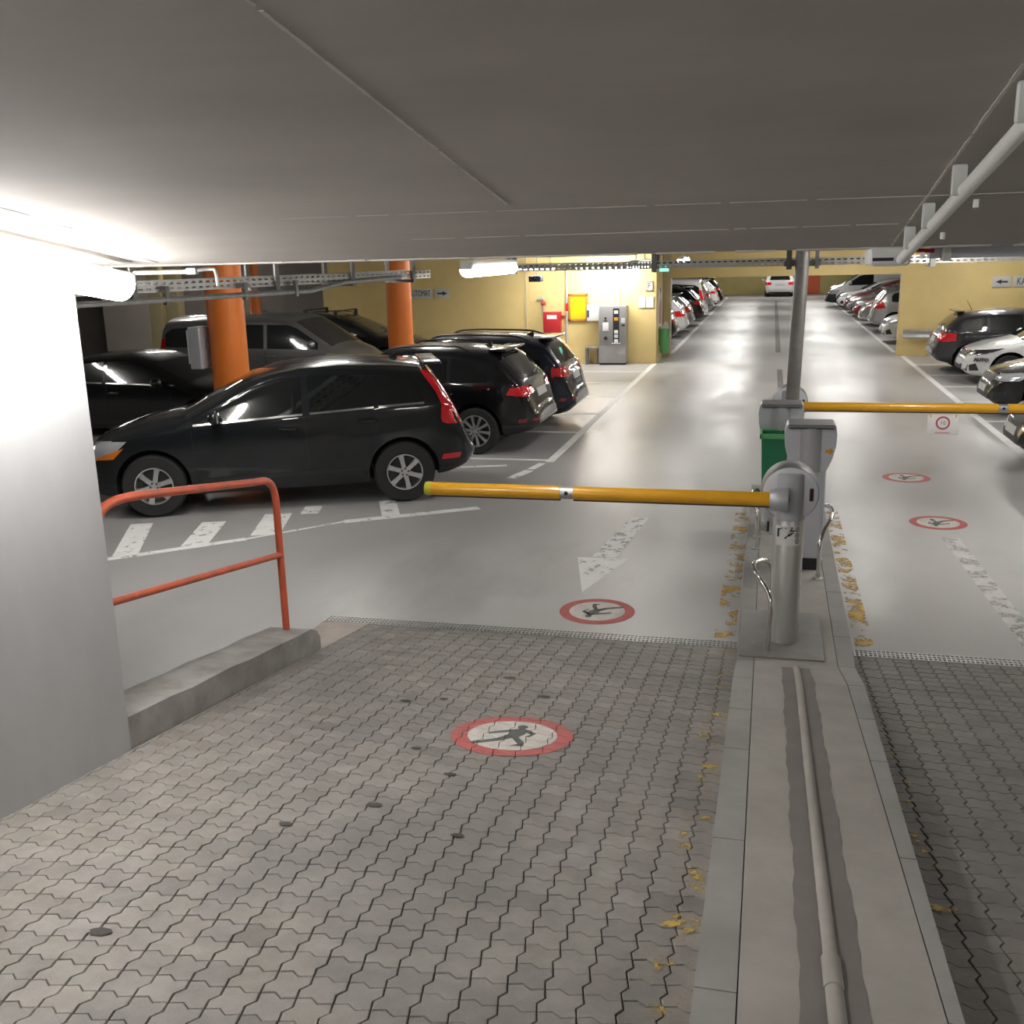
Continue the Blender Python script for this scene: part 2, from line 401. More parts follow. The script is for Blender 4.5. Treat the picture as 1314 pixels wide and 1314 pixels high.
# ------------------------------------------------------------------ painted no-pedestrian emblems
FIG = {   # walking figure, unit circle of radius 1 (x right, y away), convex pieces
    'head': [(.16 + .14 * math.cos(i * math.pi / 5), .63 + .13 * math.sin(i * math.pi / 5)) for i in range(10)],
    'torso': [(-.14, -.12), (.16, -.16), (.30, .10), (.34, .42), (.08, .50), (-.10, .22)],
    'neck': [(.08, .44), (.24, .44), (.22, .58), (.10, .58)],
    'arm_front': [(.22, .46), (.36, .42), (.58, .20), (.48, .10), (.26, .28)],
    'forearm': [(.48, .10), (.58, .20), (.46, -.06), (.32, -.06)],
    'arm_back': [(.10, .48), (-.02, .26), (-.34, .12), (-.62, .00), (-.64, .10), (-.36, .26)],
    'leg_front': [(-.04, -.08), (.18, -.14), (.38, -.46), (.20, -.52)],
    'shin_front': [(.20, -.48), (.37, -.44), (.40, -.68), (.26, -.68)],
    'foot_front': [(.08, -.74), (.40, -.74), (.41, -.62), (.24, -.62)],
    'leg_back': [(-.16, -.04), (.08, -.14), (-.18, -.40), (-.38, -.34)],
    'shin_back': [(-.16, -.40), (-.36, -.30), (-.78, -.56), (-.68, -.68)],
    'foot_back': [(-.66, -.66), (-.76, -.52), (-.94, -.64), (-.86, -.76)],
}
def cclip(subj, conv):
    A = sum(conv[i][0] * conv[(i + 1) % len(conv)][1] - conv[(i + 1) % len(conv)][0] * conv[i][1] for i in range(len(conv)))
    if A < 0: conv = conv[::-1]
    for i in range(len(conv)):
        (x0, y0), (x1, y1) = conv[i], conv[(i + 1) % len(conv)]; a, b = y1 - y0, -(x1 - x0)
        subj = clip(subj, a, b, a * x0 + b * y0)
        if len(subj) < 3: return []
    return subj
def emblem(label, cx, cy, r, rot, on_ramp, flip=False):
    t = thing('no_pedestrian_emblem', label, 'floor marking', (cx, cy, rz(cy) if on_ramp else 0))
    ca, sa = math.cos(rot), math.sin(rot)
    def W(p):
        x, y = p; x = -x if flip else x
        return (cx + r * (x * ca - y * sa), cy + r * (x * sa + y * ca))
    circ = lambda q, n=40: [(cx + q * math.cos(2 * math.pi * i / n), cy + q * math.sin(2 * math.pi * i / n)) for i in range(n)]
    base = [c[4] for c in cells(cx - r - .2, cx + r + .2, cy - r - .2, cy + r + .2)] if on_ramp else [[(cx - 2, cy - 2), (cx + 2, cy - 2), (cx + 2, cy + 2), (cx - 2, cy + 2)]]
    def part(nm, regions, m, dz):
        b = MB()
        for reg in regions:
            for pv in base:
                q = cclip(list(pv), reg)
                if len(q) >= 3:
                    h0 = rz(cy) if on_ramp else 0
                    k = len(q); zz = [(rz(y) if on_ramp else 0) - h0 for x, y in q]
                    b.add([(x - cx, y - cy, z + dz) for (x, y), z in zip(q, zz)] + [(x - cx, y - cy, z + dz - .0012) for (x, y), z in zip(q, zz)],
                          [tuple(range(k))] + [(i, k + i, k + (i + 1) % k, (i + 1) % k) for i in range(k)])
        b.build(nm, m, t, smooth=False)
    off = .0030 if on_ramp else .0015
    part('red_ring', [circ(r)], 'mark_red', off); part('white_disc', [circ(r * .735)], 'mark_white', off + .0012)
    part('walking_figure', [[W((x * .64, y * .70)) for x, y in p] for p in FIG.values()], 'mark_grey', off + .0024)
    return t
emblem('painted no-pedestrian circle on the ramp paving', -1.21, 4.67, .315, R(4), True)
emblem('painted no-pedestrian circle on concrete between white arrow and drain', -1.25, 7.61, .30, R(172), False)
emblem('painted no-pedestrian circle in the right lane, nearer of two', 1.75, 10.87, .28, R(176), False)
emblem('painted no-pedestrian circle in the right lane, farther of two', 1.70, 13.08, .28, R(176), False)

# ------------------------------------------------------------------ lines painted on the floor
def strip(b, p, q, w, z=.0015):
    dx, dy = q[0] - p[0], q[1] - p[1]; L = math.hypot(dx, dy); nx, ny = -dy / L * w / 2, dx / L * w / 2
    b.prism([(p[0] - nx, p[1] - ny), (q[0] - nx, q[1] - ny), (q[0] + nx, q[1] + ny), (p[0] + nx, p[1] + ny)], .001, (0, 0, z - .001), (1, 0, 0), (0, 1, 0))
def lines(label, edge, divs, m='line_clean'):
    t = thing('parking_bay_lines', label, 'floor marking')
    b = MB(); strip(b, *edge, .12); b.build('edge_line', m, t, smooth=False)
    for p, q in divs:
        b = MB(); strip(b, p, q, .10, .0025); b.build('divider_line', m, t, smooth=False)
    return t
lines('white bay lines on the left, from the cars to the payment machine', ((-2.87, 13.5), (-2.84, 26.5)),
      [((-7.6, y), (-2.9, y)) for y in (13.62, 15.92, 17.9, 20.16, 22.45, 24.62)])
lines('white bay lines on the left beyond the passage', ((-2.66, 29.4), (-2.6, 66)), [((-7, y), (-2.7, y)) for y in (31.5, 33.8, 36.1, 38.4, 40.7, 43, 45.3, 47.6, 49.9, 52.2, 54.5, 56.8)])
lines('white bay lines on the right, beside the black and white cars', ((3.38, 11.5), (3.39, 28.5)), [((3.4, y), (8, y)) for y in (15.4, 17.65, 19.9, 22.1, 24.15, 26.33)])
lines('white bay lines on the right beyond the passage', ((3.30, 29.4), (3.25, 66)), [((3.3, y), (8, y)) for y in (31.0, 33.3, 35.6, 37.9, 40.2, 42.5, 44.8, 47.1, 49.4, 51.7, 54, 56.3)])
t = thing('hatched_marking', 'worn white hatched no-parking lines in front of the charcoal SUV', 'floor marking')
for p, q, w in (((-6.75, 7.72), (-5.15, 9.15), .11), ((-4.42, 9.98), (-3.12, 10.80), .14), ((-5.15, 9.15), (-4.42, 9.98), .05)):
    b = MB(); strip(b, p, q, w); b.build('edge_line', 'line_white', t, smooth=False)
for p, q, w in (((-6.05, 8.40), (-6.62, 9.55), .24), ((-5.55, 8.82), (-5.85, 9.75), .26), ((-5.02, 9.32), (-5.3, 10.2), .3), ((-4.95, 10.25), (-5.05, 10.6), .2), ((-4.0, 10.32), (-4.3, 11.0), .2)):
    b = MB(); strip(b, p, q, w, .003); b.build('hatch_stripe', 'line_white', t, smooth=False)
b = MB()
for p, q, w in (((-4.0, 13.0), (-3.4, 13.2), .1), ((-3.15, 12.4), (-3.02, 12.9), .13), ((-3.02, 13.0), (-2.95, 13.4), .10)): strip(b, p, q, w)
tag(b.build('paint_dash', 'line_white', smooth=False), 'short worn white dashes beside the charcoal SUV rear', 'floor marking')
t = thing('direction_arrow', 'worn white direction arrow on the concrete before the drain', 'floor marking', (-1.4, 9, 0))
b = MB(); b.prism([(.03, 1.64), (.22, 1.64), (.09, .10), (-.14, .10)], .0015, (0, 0, 0), (1, 0, 0), (0, 1, 0)); b.build('arrow_shaft', 'arrow_white', t, smooth=False)
b = MB(); b.prism([(-.27, .06), (.22, .10), (-.05, -.95)], .0015, (0, 0, 0), (1, 0, 0), (0, 1, 0)); b.build('arrow_head', 'line_white', t, smooth=False)
b = MB(); strip(b, (-.24, 7.2), (-.21, 11.0), .15); tag(b.build('kerb_stripe', 'yellow_worn', smooth=False), 'worn yellow stripe on concrete along island left side', 'floor marking')
b = MB(); strip(b, (.74, 7.2), (.72, 11.2), .13); tag(b.build('kerb_stripe', 'yellow_worn', smooth=False), 'worn yellow stripe on concrete along island right side', 'floor marking')
def ramp_strip(x0, x1, y0, y1, name, m, label):
    b = MB(); b.add([(x0, y0, rz(y0) + .003), (x1, y0, rz(y0) + .003), (x1, y1, rz(y1) + .003), (x0, y1, rz(y1) + .003)], [(0, 1, 2, 3)])
    return tag(b.build(name, m, smooth=False), label, 'floor marking')
ramp_strip(-.275, -.15, 1.6, 6.95, 'kerb_stripe', 'yellow_paver', 'faded yellow flecks on the paving along island left side')
ramp_strip(.60, .70, 3.2, 6.9, 'kerb_stripe', 'yellow_paver', 'faded yellow flecks on the dark paving along island right side')
b = MB(); strip(b, (1.78, 10.3), (1.9, 7.2), .16); tag(b.build('worn_line', 'pale_worn', smooth=False), 'scuffed pale line on concrete in the right lane', 'floor marking')
b = MB(); strip(b, (.27, 21.6), (.27, 25.2), .12); strip(b, (.26, 29.5), (.30, 60), .14); tag(b.build('floor_joint', 'dark_strip', smooth=False), 'dark strip down the middle of the far aisle', 'floor marking')
b = MB(); strip(b, (-2.3, 35.6), (3.0, 35.2), .5) ; b.v = []; b.f = []; b.m = []
# oil spots on the paving
t = thing('oil_spots', 'dark chewing gum and oil spots scattered over the paving', 'stain'); rnd = random.Random(5)
for k, (x, y, r) in enumerate(((-2.0, 2.42, .03), (-1.82, 3.34, .022), (-1.55, 3.62, .028), (-1.62, 4.35, .022), (-1.35, 4.05, .022), (-1.2, 5.4, .03), (-1.95, 5.1, .024), (-1.75, 5.2, .022), (-1.12, 3.42, .022), (-1.5, 5.75, .03))):
    b = MB(); n = 14
    b.add([(x + r * rnd.uniform(.8, 1.2) * math.cos(2 * math.pi * i / n) * 1.25, y + r * .8 * rnd.uniform(.8, 1.2) * math.sin(2 * math.pi * i / n), rz(y) + .0045 - SL * r * math.sin(2 * math.pi * i / n) * .8) for i in range(n)], [tuple(range(n))])
    b.build('spot', 'groove', t, smooth=False)

# ------------------------------------------------------------------ island between the lanes
def sloped(b, x0, x1, y0, y1, zt, zb=-.3, mi=None):
    vs = [(x, y, z(y)) for z in (lambda y: zt(y), lambda y: zb if not callable(zb) else zb(y)) for y in (y0, y1) for x in (x0, x1)]
    return b.add(vs, [(0, 1, 3, 2), (4, 6, 7, 5), (0, 4, 5, 1), (2, 3, 7, 6), (1, 5, 7, 3), (0, 2, 6, 4)], mi)
IH = .12
itop = lambda y: IH + (0 if y > 6.5 else min(rz(y), (6.5 - y) * .26))
b = MB()
for y0, y1 in ((-4, 5.752), (5.752, 6.5), (6.5, 11.9)):
    sloped(b, -.018, .508, y0, y1, itop)
struct(b.build('kerb_island', 'island_concrete', smooth=False), 'concrete island between the ramp lanes')
for nm, x0, x1 in (('left', -.135, -.022), ('right', .512, .625)):
    b = MB(); y = -3.6; k = 0
    ys = [-3.6, -2.6, -1.6, -.6, .4, 1.4, 2.42, 3.42, 4.45, 5.1, 5.752, 6.5, 7.05, 8.05, 9.05, 10.05, 11.05, 11.9]
    for ya, yb in zip(ys[:-1], ys[1:]):
        n0 = len(b.v); sloped(b, x0, x1, ya, yb - .006, itop)
        if nm == 'right':       # the stone row narrows up the ramp
            b.v[n0:] = [(x - (max(0, 7.0 - y) * .016 if x > .6 else 0), y, z) for x, y, z in b.v[n0:]]
    struct(b.build('kerb_island_' + nm, 'kerb_stone', smooth=False), 'kerb stones along the island ' + nm + ' side')
# damp stain and buried conduit
CX = lambda y: .242 - (6.3 - y) * .002
b = MB(); pts = [y * .1 for y in range(-30, 58)] + [5.752] + [y * .1 for y in range(58, 64)]
for ya, yb in zip(pts[:-1], pts[1:]):
    for s in (-1, 1):
        o = [.018, .085 if s > 0 else .092]
        w = lambda y, q: CX(y) + s * (o[q] + .004 * math.sin(y * 9) + .003 * math.sin(y * 31))
        b.add([(w(ya, 0), ya, itop(ya) + .0015), (w(ya, 1), ya, itop(ya) + .0015), (w(yb, 1), yb, itop(yb) + .0015), (w(yb, 0), yb, itop(yb) + .0015)], [(0, 1, 2, 3)])
tag(b.build('cement_strip', 'stain_grey', smooth=False), 'darker cement strips along the pipe in the island', 'stain')
t = thing('conduit_pipe', 'grey pipe half sunk in the concrete island', 'pipe', (0, 0, 0))
b = MB(); b.tube([(CX(y), y, itop(y) - .006) for y in (-3.5, 2.62)], .026, 14); b.build('pipe', 'island_concrete', t)
b = MB(); b.tube([(CX(y), y, itop(y) - .004) for y in (2.62, 4.2, 5.70, 5.80, 6.30)], .022, 14); b.build('pipe', 'island_concrete', t)
b = MB(); b.tube([(CX(y), y, itop(y) - .006) for y in (2.50, 2.66)], .029, 14); b.build('coupling', 'island_concrete', t)

# drains
def drain(label, x0, x1):
    t = thing('drain_channel', label, 'drain', ((x0 + x1) / 2, 7.06, 0)); w = x1 - x0
    b = MB(); b.box((0, .005, -.012), (w, .125, .016)); b.build('channel', 'joint', t, smooth=False)
    b = MB()
    for k in (-.055, -.018, .018, .060): b.box((0, k, .001), (w, .011, .012))
    n = int(w / .030)
    for i in range(n + 1): b.box((-w / 2 + w * i / n, .0, .0005), (.010, .12, .011))
    b.build('grate', 'galv', t, smooth=False)
drain('perforated steel drain grate across the left lane', -3.32, -.14); drain('perforated steel drain grate across the right lane', .63, 3.6)

# ------------------------------------------------------------------ left kerb, apron, handrail
ktop = lambda y: max(rz(y), 0) + .165
b = MB(); n = 24
ys = [1.0 + (6.02 - 1.0) * i / n for i in range(n + 1)] + [6.10, 6.14]
for i, (ya, yb) in enumerate(zip(ys[:-1], ys[1:])):
    d = [0, .02, .06][max(0, i - n + 1)] if i >= n else 0
    sloped(b, -3.26, -2.955, ya, yb, lambda y: ktop(y) - (0 if y < 6.05 else (.03 if y < 6.12 else .08)))
bm_ = bmesh.new(); me = bpy.data.meshes.new('k'); me.from_pydata(b.v, [], b.f); bm_.from_mesh(me); bmesh.ops.remove_doubles(bm_, verts=bm_.verts[:], dist=.001)
for v in bm_.verts:
    v.co.x += .006 * math.sin(v.co.y * 7.3) ; v.co.z += .004 * math.sin(v.co.y * 11 + v.co.x * 5) if v.co.z > -.2 else 0
b = MB().bm(bm_); struct(b.build('kerb_left', 'kerb_rough', smooth=False), 'rough concrete kerb carrying the orange rail')
b = MB(); b.add([(-3.33, 6.1, .0), (-2.95, 6.1, .0), (-2.95, 6.1, rz(6.1) - .004), (-3.33, 6.1, .015), (-3.33, 6.99, .0), (-2.95, 6.99, .0), (-2.95, 6.99, rz(6.99)), (-3.33, 6.99, .004)],
    [(0, 1, 2, 3), (4, 7, 6, 5), (3, 2, 6, 7), (1, 5, 6, 2), (0, 3, 7, 4), (0, 4, 5, 1)])
struct(b.build('floor_apron', 'apron', smooth=False), 'pinkish concrete wedge between kerb end and drain')
t = thing('handrail', 'orange tubular handrail on the concrete kerb', 'handrail', (-3.12, 5.98, ktop(5.98)))
zt = lambda y: 1.39 + (5.83 - y) * .162 - ktop(5.98); zm = lambda y: .86 + (5.95 - y) * .155 - ktop(5.98)
YP = -.0
path = [(0, 0, -.02), (0, .0, .45), (0, 0, .80)] + [(0, -.16 + .16 * math.cos(R(a)), .86 + .185 * math.sin(R(a))) for a in range(0, 91, 15)][0:0]
def yz(y): return y - 5.98
cor = [(0, yz(5.98), .82), (0, yz(5.975), .93), (0, yz(5.94), 1.01), (0, yz(5.86), zt(5.86)), (0, yz(5.7), zt(5.7)), (0, yz(5.5), zt(5.5))]
top = smooth_path([(0, 0, -.02), (0, 0, .4), (0, 0, .7)] + cor + [(0, yz(4.6), zt(4.6)), (0, yz(4.42), zt(4.44)), (0, yz(4.27), zt(4.33) - .012), (0, yz(4.16), zt(4.28) - .06), (0, yz(4.10), zt(4.28) - .17), (0, yz(4.09), zt(4.28) - .5), (0, yz(4.09), ktop(4.09) - ktop(5.98))], 6)
b = MB().tube(top, .024, 16); b.build('frame_tube', 'rail_orange', t)
b = MB().tube([(0, yz(5.97), zm(5.97)), (0, yz(4.1), zm(4.1))], .021, 14); b.build('middle_rail', 'rail_orange', t)

# ------------------------------------------------------------------ barriers
def hoop(label, pts, r=.017):
    t = thing('guard_hoop', label, 'guard rail', (pts[0][0], pts[0][1], IH)); o = Vector(t.location)
    q = smooth_path([Vector(p) - o for p in pts], 7)
    MB().tube(q, r, 14).build('hoop_tube', 'chrome', t)
    b = MB()
    for p in (pts[0], pts[-1]): b.lathe([(.045, 0), (.045, .006), (.02, .008)], tuple(Vector((p[0], p[1], IH)) - o), n=20)
    b.build('floor_flange', 'galv', t)
b = MB(); b.box((.155, 7.015, IH + .007), (.55, .92, .014), .003)
tag(b.build('base_plate', 'plate_steel'), 'flat grey steel plate under the near barrier post', 'base plate')
def barrier(label, x, y, z0, dirx, L, near):
    t = thing('barrier_gate', label, 'parking barrier', (x, y, z0)); s = dirx
    b = MB(); b.lathe([(.100, 0), (.101, .005), (.101, .88), (.097, .89)], n=40); b.build('post', 'brushed', t)
    # drum head whose axis runs along the lane
    zc = 1.06; r = .185
    prof = [(r - .03, -.125), (r - .008, -.118), (r, -.10), (r, .10), (r - .008, .118), (r - .03, .125)]
    b = MB(); b.lathe(prof, (0, 0, zc), 'Y', 48, mis=[0, 1, 1, 1, 0]); b.build('drum_head', ['alu_light', 'alu_dark'], t)
    # bulged front and back band, cut flush under the dome
    b = MB(); n = 20; sq = lambda q: math.copysign(abs(q) ** .62, q)
    ring = [(.104 * sq(math.cos(2 * math.pi * i / n)), .165 * sq(math.sin(2 * math.pi * i / n))) for i in range(n)]
    vs = []; lev = [.885, 1.0, 1.12, 1.19, 1.20]; sc = [1, 1, 1, .98, .9]
    for h, q in zip(lev, sc): vs += [(u * q, v * q, h) for u, v in ring]
    fs = [(k * n + i, k * n + (i + 1) % n, (k + 1) * n + (i + 1) % n, (k + 1) * n + i) for k in range(len(lev) - 1) for i in range(n)] + [tuple(range(n))[::-1], tuple((len(lev) - 1) * n + i for i in range(n))]
    b.add(vs, fs); b.build('head_cover', 'alu_paint', t)
    b = MB(); b.box((.135 * 1, -.1265, zc), (.026, .006, .085), .003); b.build('signal_window', 'dark_red', t)
    # hub and boom
    yb = -.20
    b = MB(); b.lathe([(.06, s * -.012), (.078, s * -.010), (.080, s * .01), (.074, s * .06), (.060, s * .10), (.056, s * .105)], (s * .025, yb, zc - .02), 'X', 36); b.build('boom_hub', 'alu_paint', t)
    b = MB(); b.tube([(s * .05, yb, zc - .02), (s * .05, yb + .12, zc - .02)], .05, 20); b.build('hub_axle', 'alu_dark', t)
    bo = MB(); x0 = s * .11; L1 = L * .56; n = 24
    def boom(xa, xb):
        bb = MB(); bb.lathe([(.044, xa), (.047, xa + s * .004), (.047, xb - s * .004), (.044, xb)], (0, yb, zc - .02), 'X', 28)
        bb.box(((xa + xb) / 2, yb, zc - .02 - .049), (abs(xb - xa), .028, .010), mi=1)
        return bb
    bm0 = boom(x0, x0 + s * L1); bobj = bm0.build('boom', ['boom_yellow', 'black_plastic'], t)
    bb = boom(x0 + s * (L1 + .09), x0 + s * L); bb.build('boom_extension', ['boom_yellow', 'black_plastic'], bobj)
    bb = MB(); bb.lathe([(.040, 0), (.043, s * .002), (.043, s * .11), (.040, s * .112)], (x0 + s * (L1 - .01), yb, zc - .02), 'X', 24); bb.lathe([(.014, 0), (.014, -.004)], (x0 + s * (L1 + .045), yb - .042, zc - .015), 'Y', 12, mi=1); bb.build('joint_sleeve', ['galv', 'black_plastic'], bobj)
    bb = MB(); bb.lathe([(.049, 0), (.050, s * .03), (.046, s * .045), (.03, s * .05)], (x0 + s * (L - .02), yb, zc - .02), 'X', 24); bb.build('end_cap', 'boom_end', bobj)
    # white warning sticker wrapped round the post
    if near:
        st = MB(); n = 16; a0, a1 = R(-90 - 52), R(-90 + 46); z0_, z1_ = .70, .835; vs = []
        for i in range(n + 1):
            a = a0 + (a1 - a0) * i / n
            vs += [(.1022 * math.cos(a), .1022 * math.sin(a), z0_), (.1022 * math.cos(a), .1022 * math.sin(a), z1_)]
        st.add(vs, [(2 * i, 2 * i + 2, 2 * i + 3, 2 * i + 1) for i in range(n)]); so = st.build('warning_sticker', 'paper', t)
        gl = MB()
        def onpost(poly):
            pts = []
            for u, v in poly:
                a = a0 + (a1 - a0) * u
                pts.append((.1030 * math.cos(a), .1030 * math.sin(a), z0_ + (z1_ - z0_) * v))
            gl.add(pts, [tuple(range(len(pts)))])
        onpost([(.08, .42), (.17, .42), (.17, .86), (.08, .86)]); onpost([(.17, .78), (.30, .88), (.30, .93), (.17, .86)]); onpost([(.02, .97), (.98, .97), (.98, .985), (.02, .985)]); onpost([(.02, .02), (.98, .02), (.98, .035), (.02, .035)])
        for pg in ([(.36, .90), (.44, .86), (.45, .93)], [(.48, .92), (.55, .90), (.55, .95)]): onpost(pg)
        for pg in ([(.50, .55), (.60, .86), (.68, .82), (.60, .50)], [(.50, .55), (.60, .52), (.42, .36), (.36, .38)], [(.60, .62), (.72, .70), (.73, .65), (.62, .54)], [(.62, .86), (.68, .86), (.68, .96), (.62, .96)], [(.66, .78), (.78, .82), (.78, .76), (.68, .70)]): onpost(pg)
        for cv in (.82, .52, .22):
            for k in range(14):
                w0, w1 = 2 * math.pi * k / 14, 2 * math.pi * (k + 1) / 14
                onpost([(.88 + .085 * math.cos(w0), cv + .13 * math.sin(w0)), (.88 + .085 * math.cos(w1), cv + .13 * math.sin(w1)), (.88 + .06 * math.cos(w1), cv + .09 * math.sin(w1)), (.88 + .06 * math.cos(w0), cv + .09 * math.sin(w0))])
            onpost([(.86, cv - .04), (.90, cv - .04), (.90, cv + .04), (.86, cv + .04)])
        for vv in (.26, .20, .14): onpost([(.08, vv), (.72, vv), (.72, vv + .018), (.08, vv + .018)])
        gl.build('pictogram', 'ink', so, smooth=False)
    return t
barrier('silver barrier post with its yellow boom across the left lane', .172, 6.90, IH + .014, -1, 2.36, True)
barrier('silver barrier post behind the ticket columns, yellow boom over right lane', .24, 11.25, IH, 1, 3.4, False)
# card hanging from the far boom
t = thing('speed_limit_card', 'white card with red ring hanging from the yellow right boom', 'sign', (1.74, 10.995, 1.10))
MB().box((0, -.001, -.105), (.30, .004, .20), .001).build('card', 'paper', t)
b = MB(); n = 28
for i in range(n):
    a, c = 2 * math.pi * i / n, 2 * math.pi * (i + 1) / n
    b.add([(q * math.cos(k), -.0045, -.085 + q * math.sin(k)) for q, k in ((.068, a), (.068, c), (.052, c), (.052, a))], [(0, 1, 2, 3)])
b.build('red_ring', 'ring_red', t, smooth=False)
text_mesh('10', .055, 'number', 'logo_grey', t, (0, -.0045, -.087), FACE_NY, .0004)
MB().box((-.0, -.004, -.185), (.14, .001, .006)).build('text_line', 'ring_red', t)
b = MB()
for x in (-.12, .12): b.box((x, -.0035, -.012), (.012, .003, .03))
b.build('strap', 'sticker_orange', t)

def ticket(label, x, y, arrow_side, ztop):
    t = thing('ticket_column', label, 'ticket machine', (x, y, IH)); k = ztop - IH
    b = MB(); b.box((0, 0, (k - .3) / 2 + .02), (.27, .24, k - .34), .05, seg=4); b.build('pedestal', 'alu_light', t)
    MB().box((0, -.03, .05), (.19, .21, .10), .005).build('foot', 'black_plastic', t)
    # head: two flat flanks with bowed outline and a bulged middle
    out = [(-.135, 0), (.135, 0), (.175, .10), (.20, .20), (.205, .30), (.195, .37), (.18, .385), (-.18, .385), (-.195, .37), (-.21, .30), (-.205, .20), (-.175, .08)]
    b = MB(); b.prism(out, .24, (0, .12, k - .39)); b.build('head', 'alu_light', t, angle=25)
    b = MB(); n = 20; ring = [(.10 * max(-1, min(1, 1.25 * math.cos(2 * math.pi * i / n))), .165 * math.sin(2 * math.pi * i / n)) for i in range(n)]
    vs = [(u, v, h) for h in (k - .40, k - .035) for u, v in ring]
    b.add(vs, [(i, (i + 1) % n, n + (i + 1) % n, n + i) for i in range(n)] + [tuple(range(n))[::-1], tuple(n + i for i in range(n))]); b.build('head_cover', 'alu_paint', t)
    b = MB(); b.prism([(-.19, 0), (.19, 0), (.18, .018), (-.18, .018)], .31, (0, .155, k - .02)); b.build('lid', 'alu_dark', t, smooth=False)
    b = MB(); b.box((0, 0, k - .036), (.36, .315, .003)); b.build('lid_seam', 'groove', t, smooth=False)
    if arrow_side:
        a = [(-.035, -.012), (-.035, .012), (.0, .012), (.0, .030), (.032, 0), (.0, -.030), (.0, -.012)]
        a = [(u * arrow_side, v) for u, v in a]
        b = MB(); b.prism(a if arrow_side > 0 else a[::-1], .003, (arrow_side * .152, -.1205, k - .225)); b.build('arrow_sign', 'sticker_orange', t, smooth=False)
    return t
ticket('silver ticket column with orange arrow behind the near barrier', .365, 8.75, 1, 1.365)
t2 = ticket('silver ticket column above the green bin, facing left lane', .14, 9.95, 0, 1.36)
b = MB(); b.tube([(-.13, -.05, .86), (-.10, -.09, .90), (-.055, -.11, .96)], [.018, .022, .02], 8); b.build('card_slot', 'black_plastic', t2)
t = thing('waste_bin', 'dark green waste bin under the left-facing ticket column', 'bin', (.085, 9.66, IH))
b = MB(); n = 8
prof = [(.20, .24, .38), (.24, .27, .98)]
vs = [(sx * w / 2, sy * d / 2, z) for w, d, z in prof for sx, sy in ((-1, -1), (1, -1), (1, 1), (-1, 1))]
b.add(vs, [(0, 1, 5, 4), (1, 2, 6, 5), (2, 3, 7, 6), (3, 0, 4, 7), (0, 3, 2, 1)])
b.add([(x * .93, y * .93, z + .012) for x, y, z in vs], [(4, 5, 1, 0), (5, 6, 2, 1), (6, 7, 3, 2), (7, 4, 0, 3), (0, 1, 2, 3)])
b.build('bin_body', 'green_bin', t, smooth=False)
b = MB()
for sx, sy, lx, ly in ((0, -1, .27, .02), (0, 1, .27, .02), (-1, 0, .02, .30), (1, 0, .02, .30)): b.box((sx * .125, sy * .14, .98), (lx, ly, .045), .004)
b.build('rim', 'green_light', t)
MB().tube([(0, .05, 0), (0, .05, .45)], .02, 10).build('stand', 'galv', t)
# pole up to the trays
t = thing('steel_pole', 'tall round grey steel pole rising from the island to the trays', 'pole', (.215, 10.55, IH))
MB().tube([(0, 0, 0), (.075, 0, 2.66)], .066, 28).build('pole', 'galv_dark', t)
MB().lathe([(.13, 0), (.13, .012), (.07, .016)], n=28).build('foot_flange', 'galv_dark', t)
b = MB()
for x in (-.06, .21): b.box((x, .06, 2.58), (.035, .04, .26))
b.box((.075, .075, 2.50), (.34, .03, .05)); b.build('clamp', 'galv_dark', t, smooth=False)
hoop('bent steel guard hoop beside the near barrier post', [(.065, 6.66, IH), (.068, 6.66, .30), (.072, 6.67, .44), (.055, 6.70, .53), (-.005, 6.76, .615), (-.045, 6.86, .65), (-.035, 6.96, .66), (.03, 7.06, .65), (.07, 7.14, .58), (.08, 7.20, .40), (.08, 7.20, IH)])
hoop('bent steel guard hoop at the ticket column with orange arrow', [(.46, 8.38, IH), (.46, 8.38, .30), (.465, 8.39, .42), (.50, 8.46, .52), (.555, 8.56, .60), (.56, 8.68, .64), (.52, 8.80, .64), (.48, 8.92, .55), (.48, 8.95, IH)])
hoop('bent steel guard hoop on the island below the green bin', [(-.045, 9.20, IH), (-.045, 9.20, .36), (-.05, 9.22, .46), (-.075, 9.3, .56), (-.09, 9.42, .60), (-.06, 9.52, .60), (-.04, 9.58, .50), (-.04, 9.6, IH)])

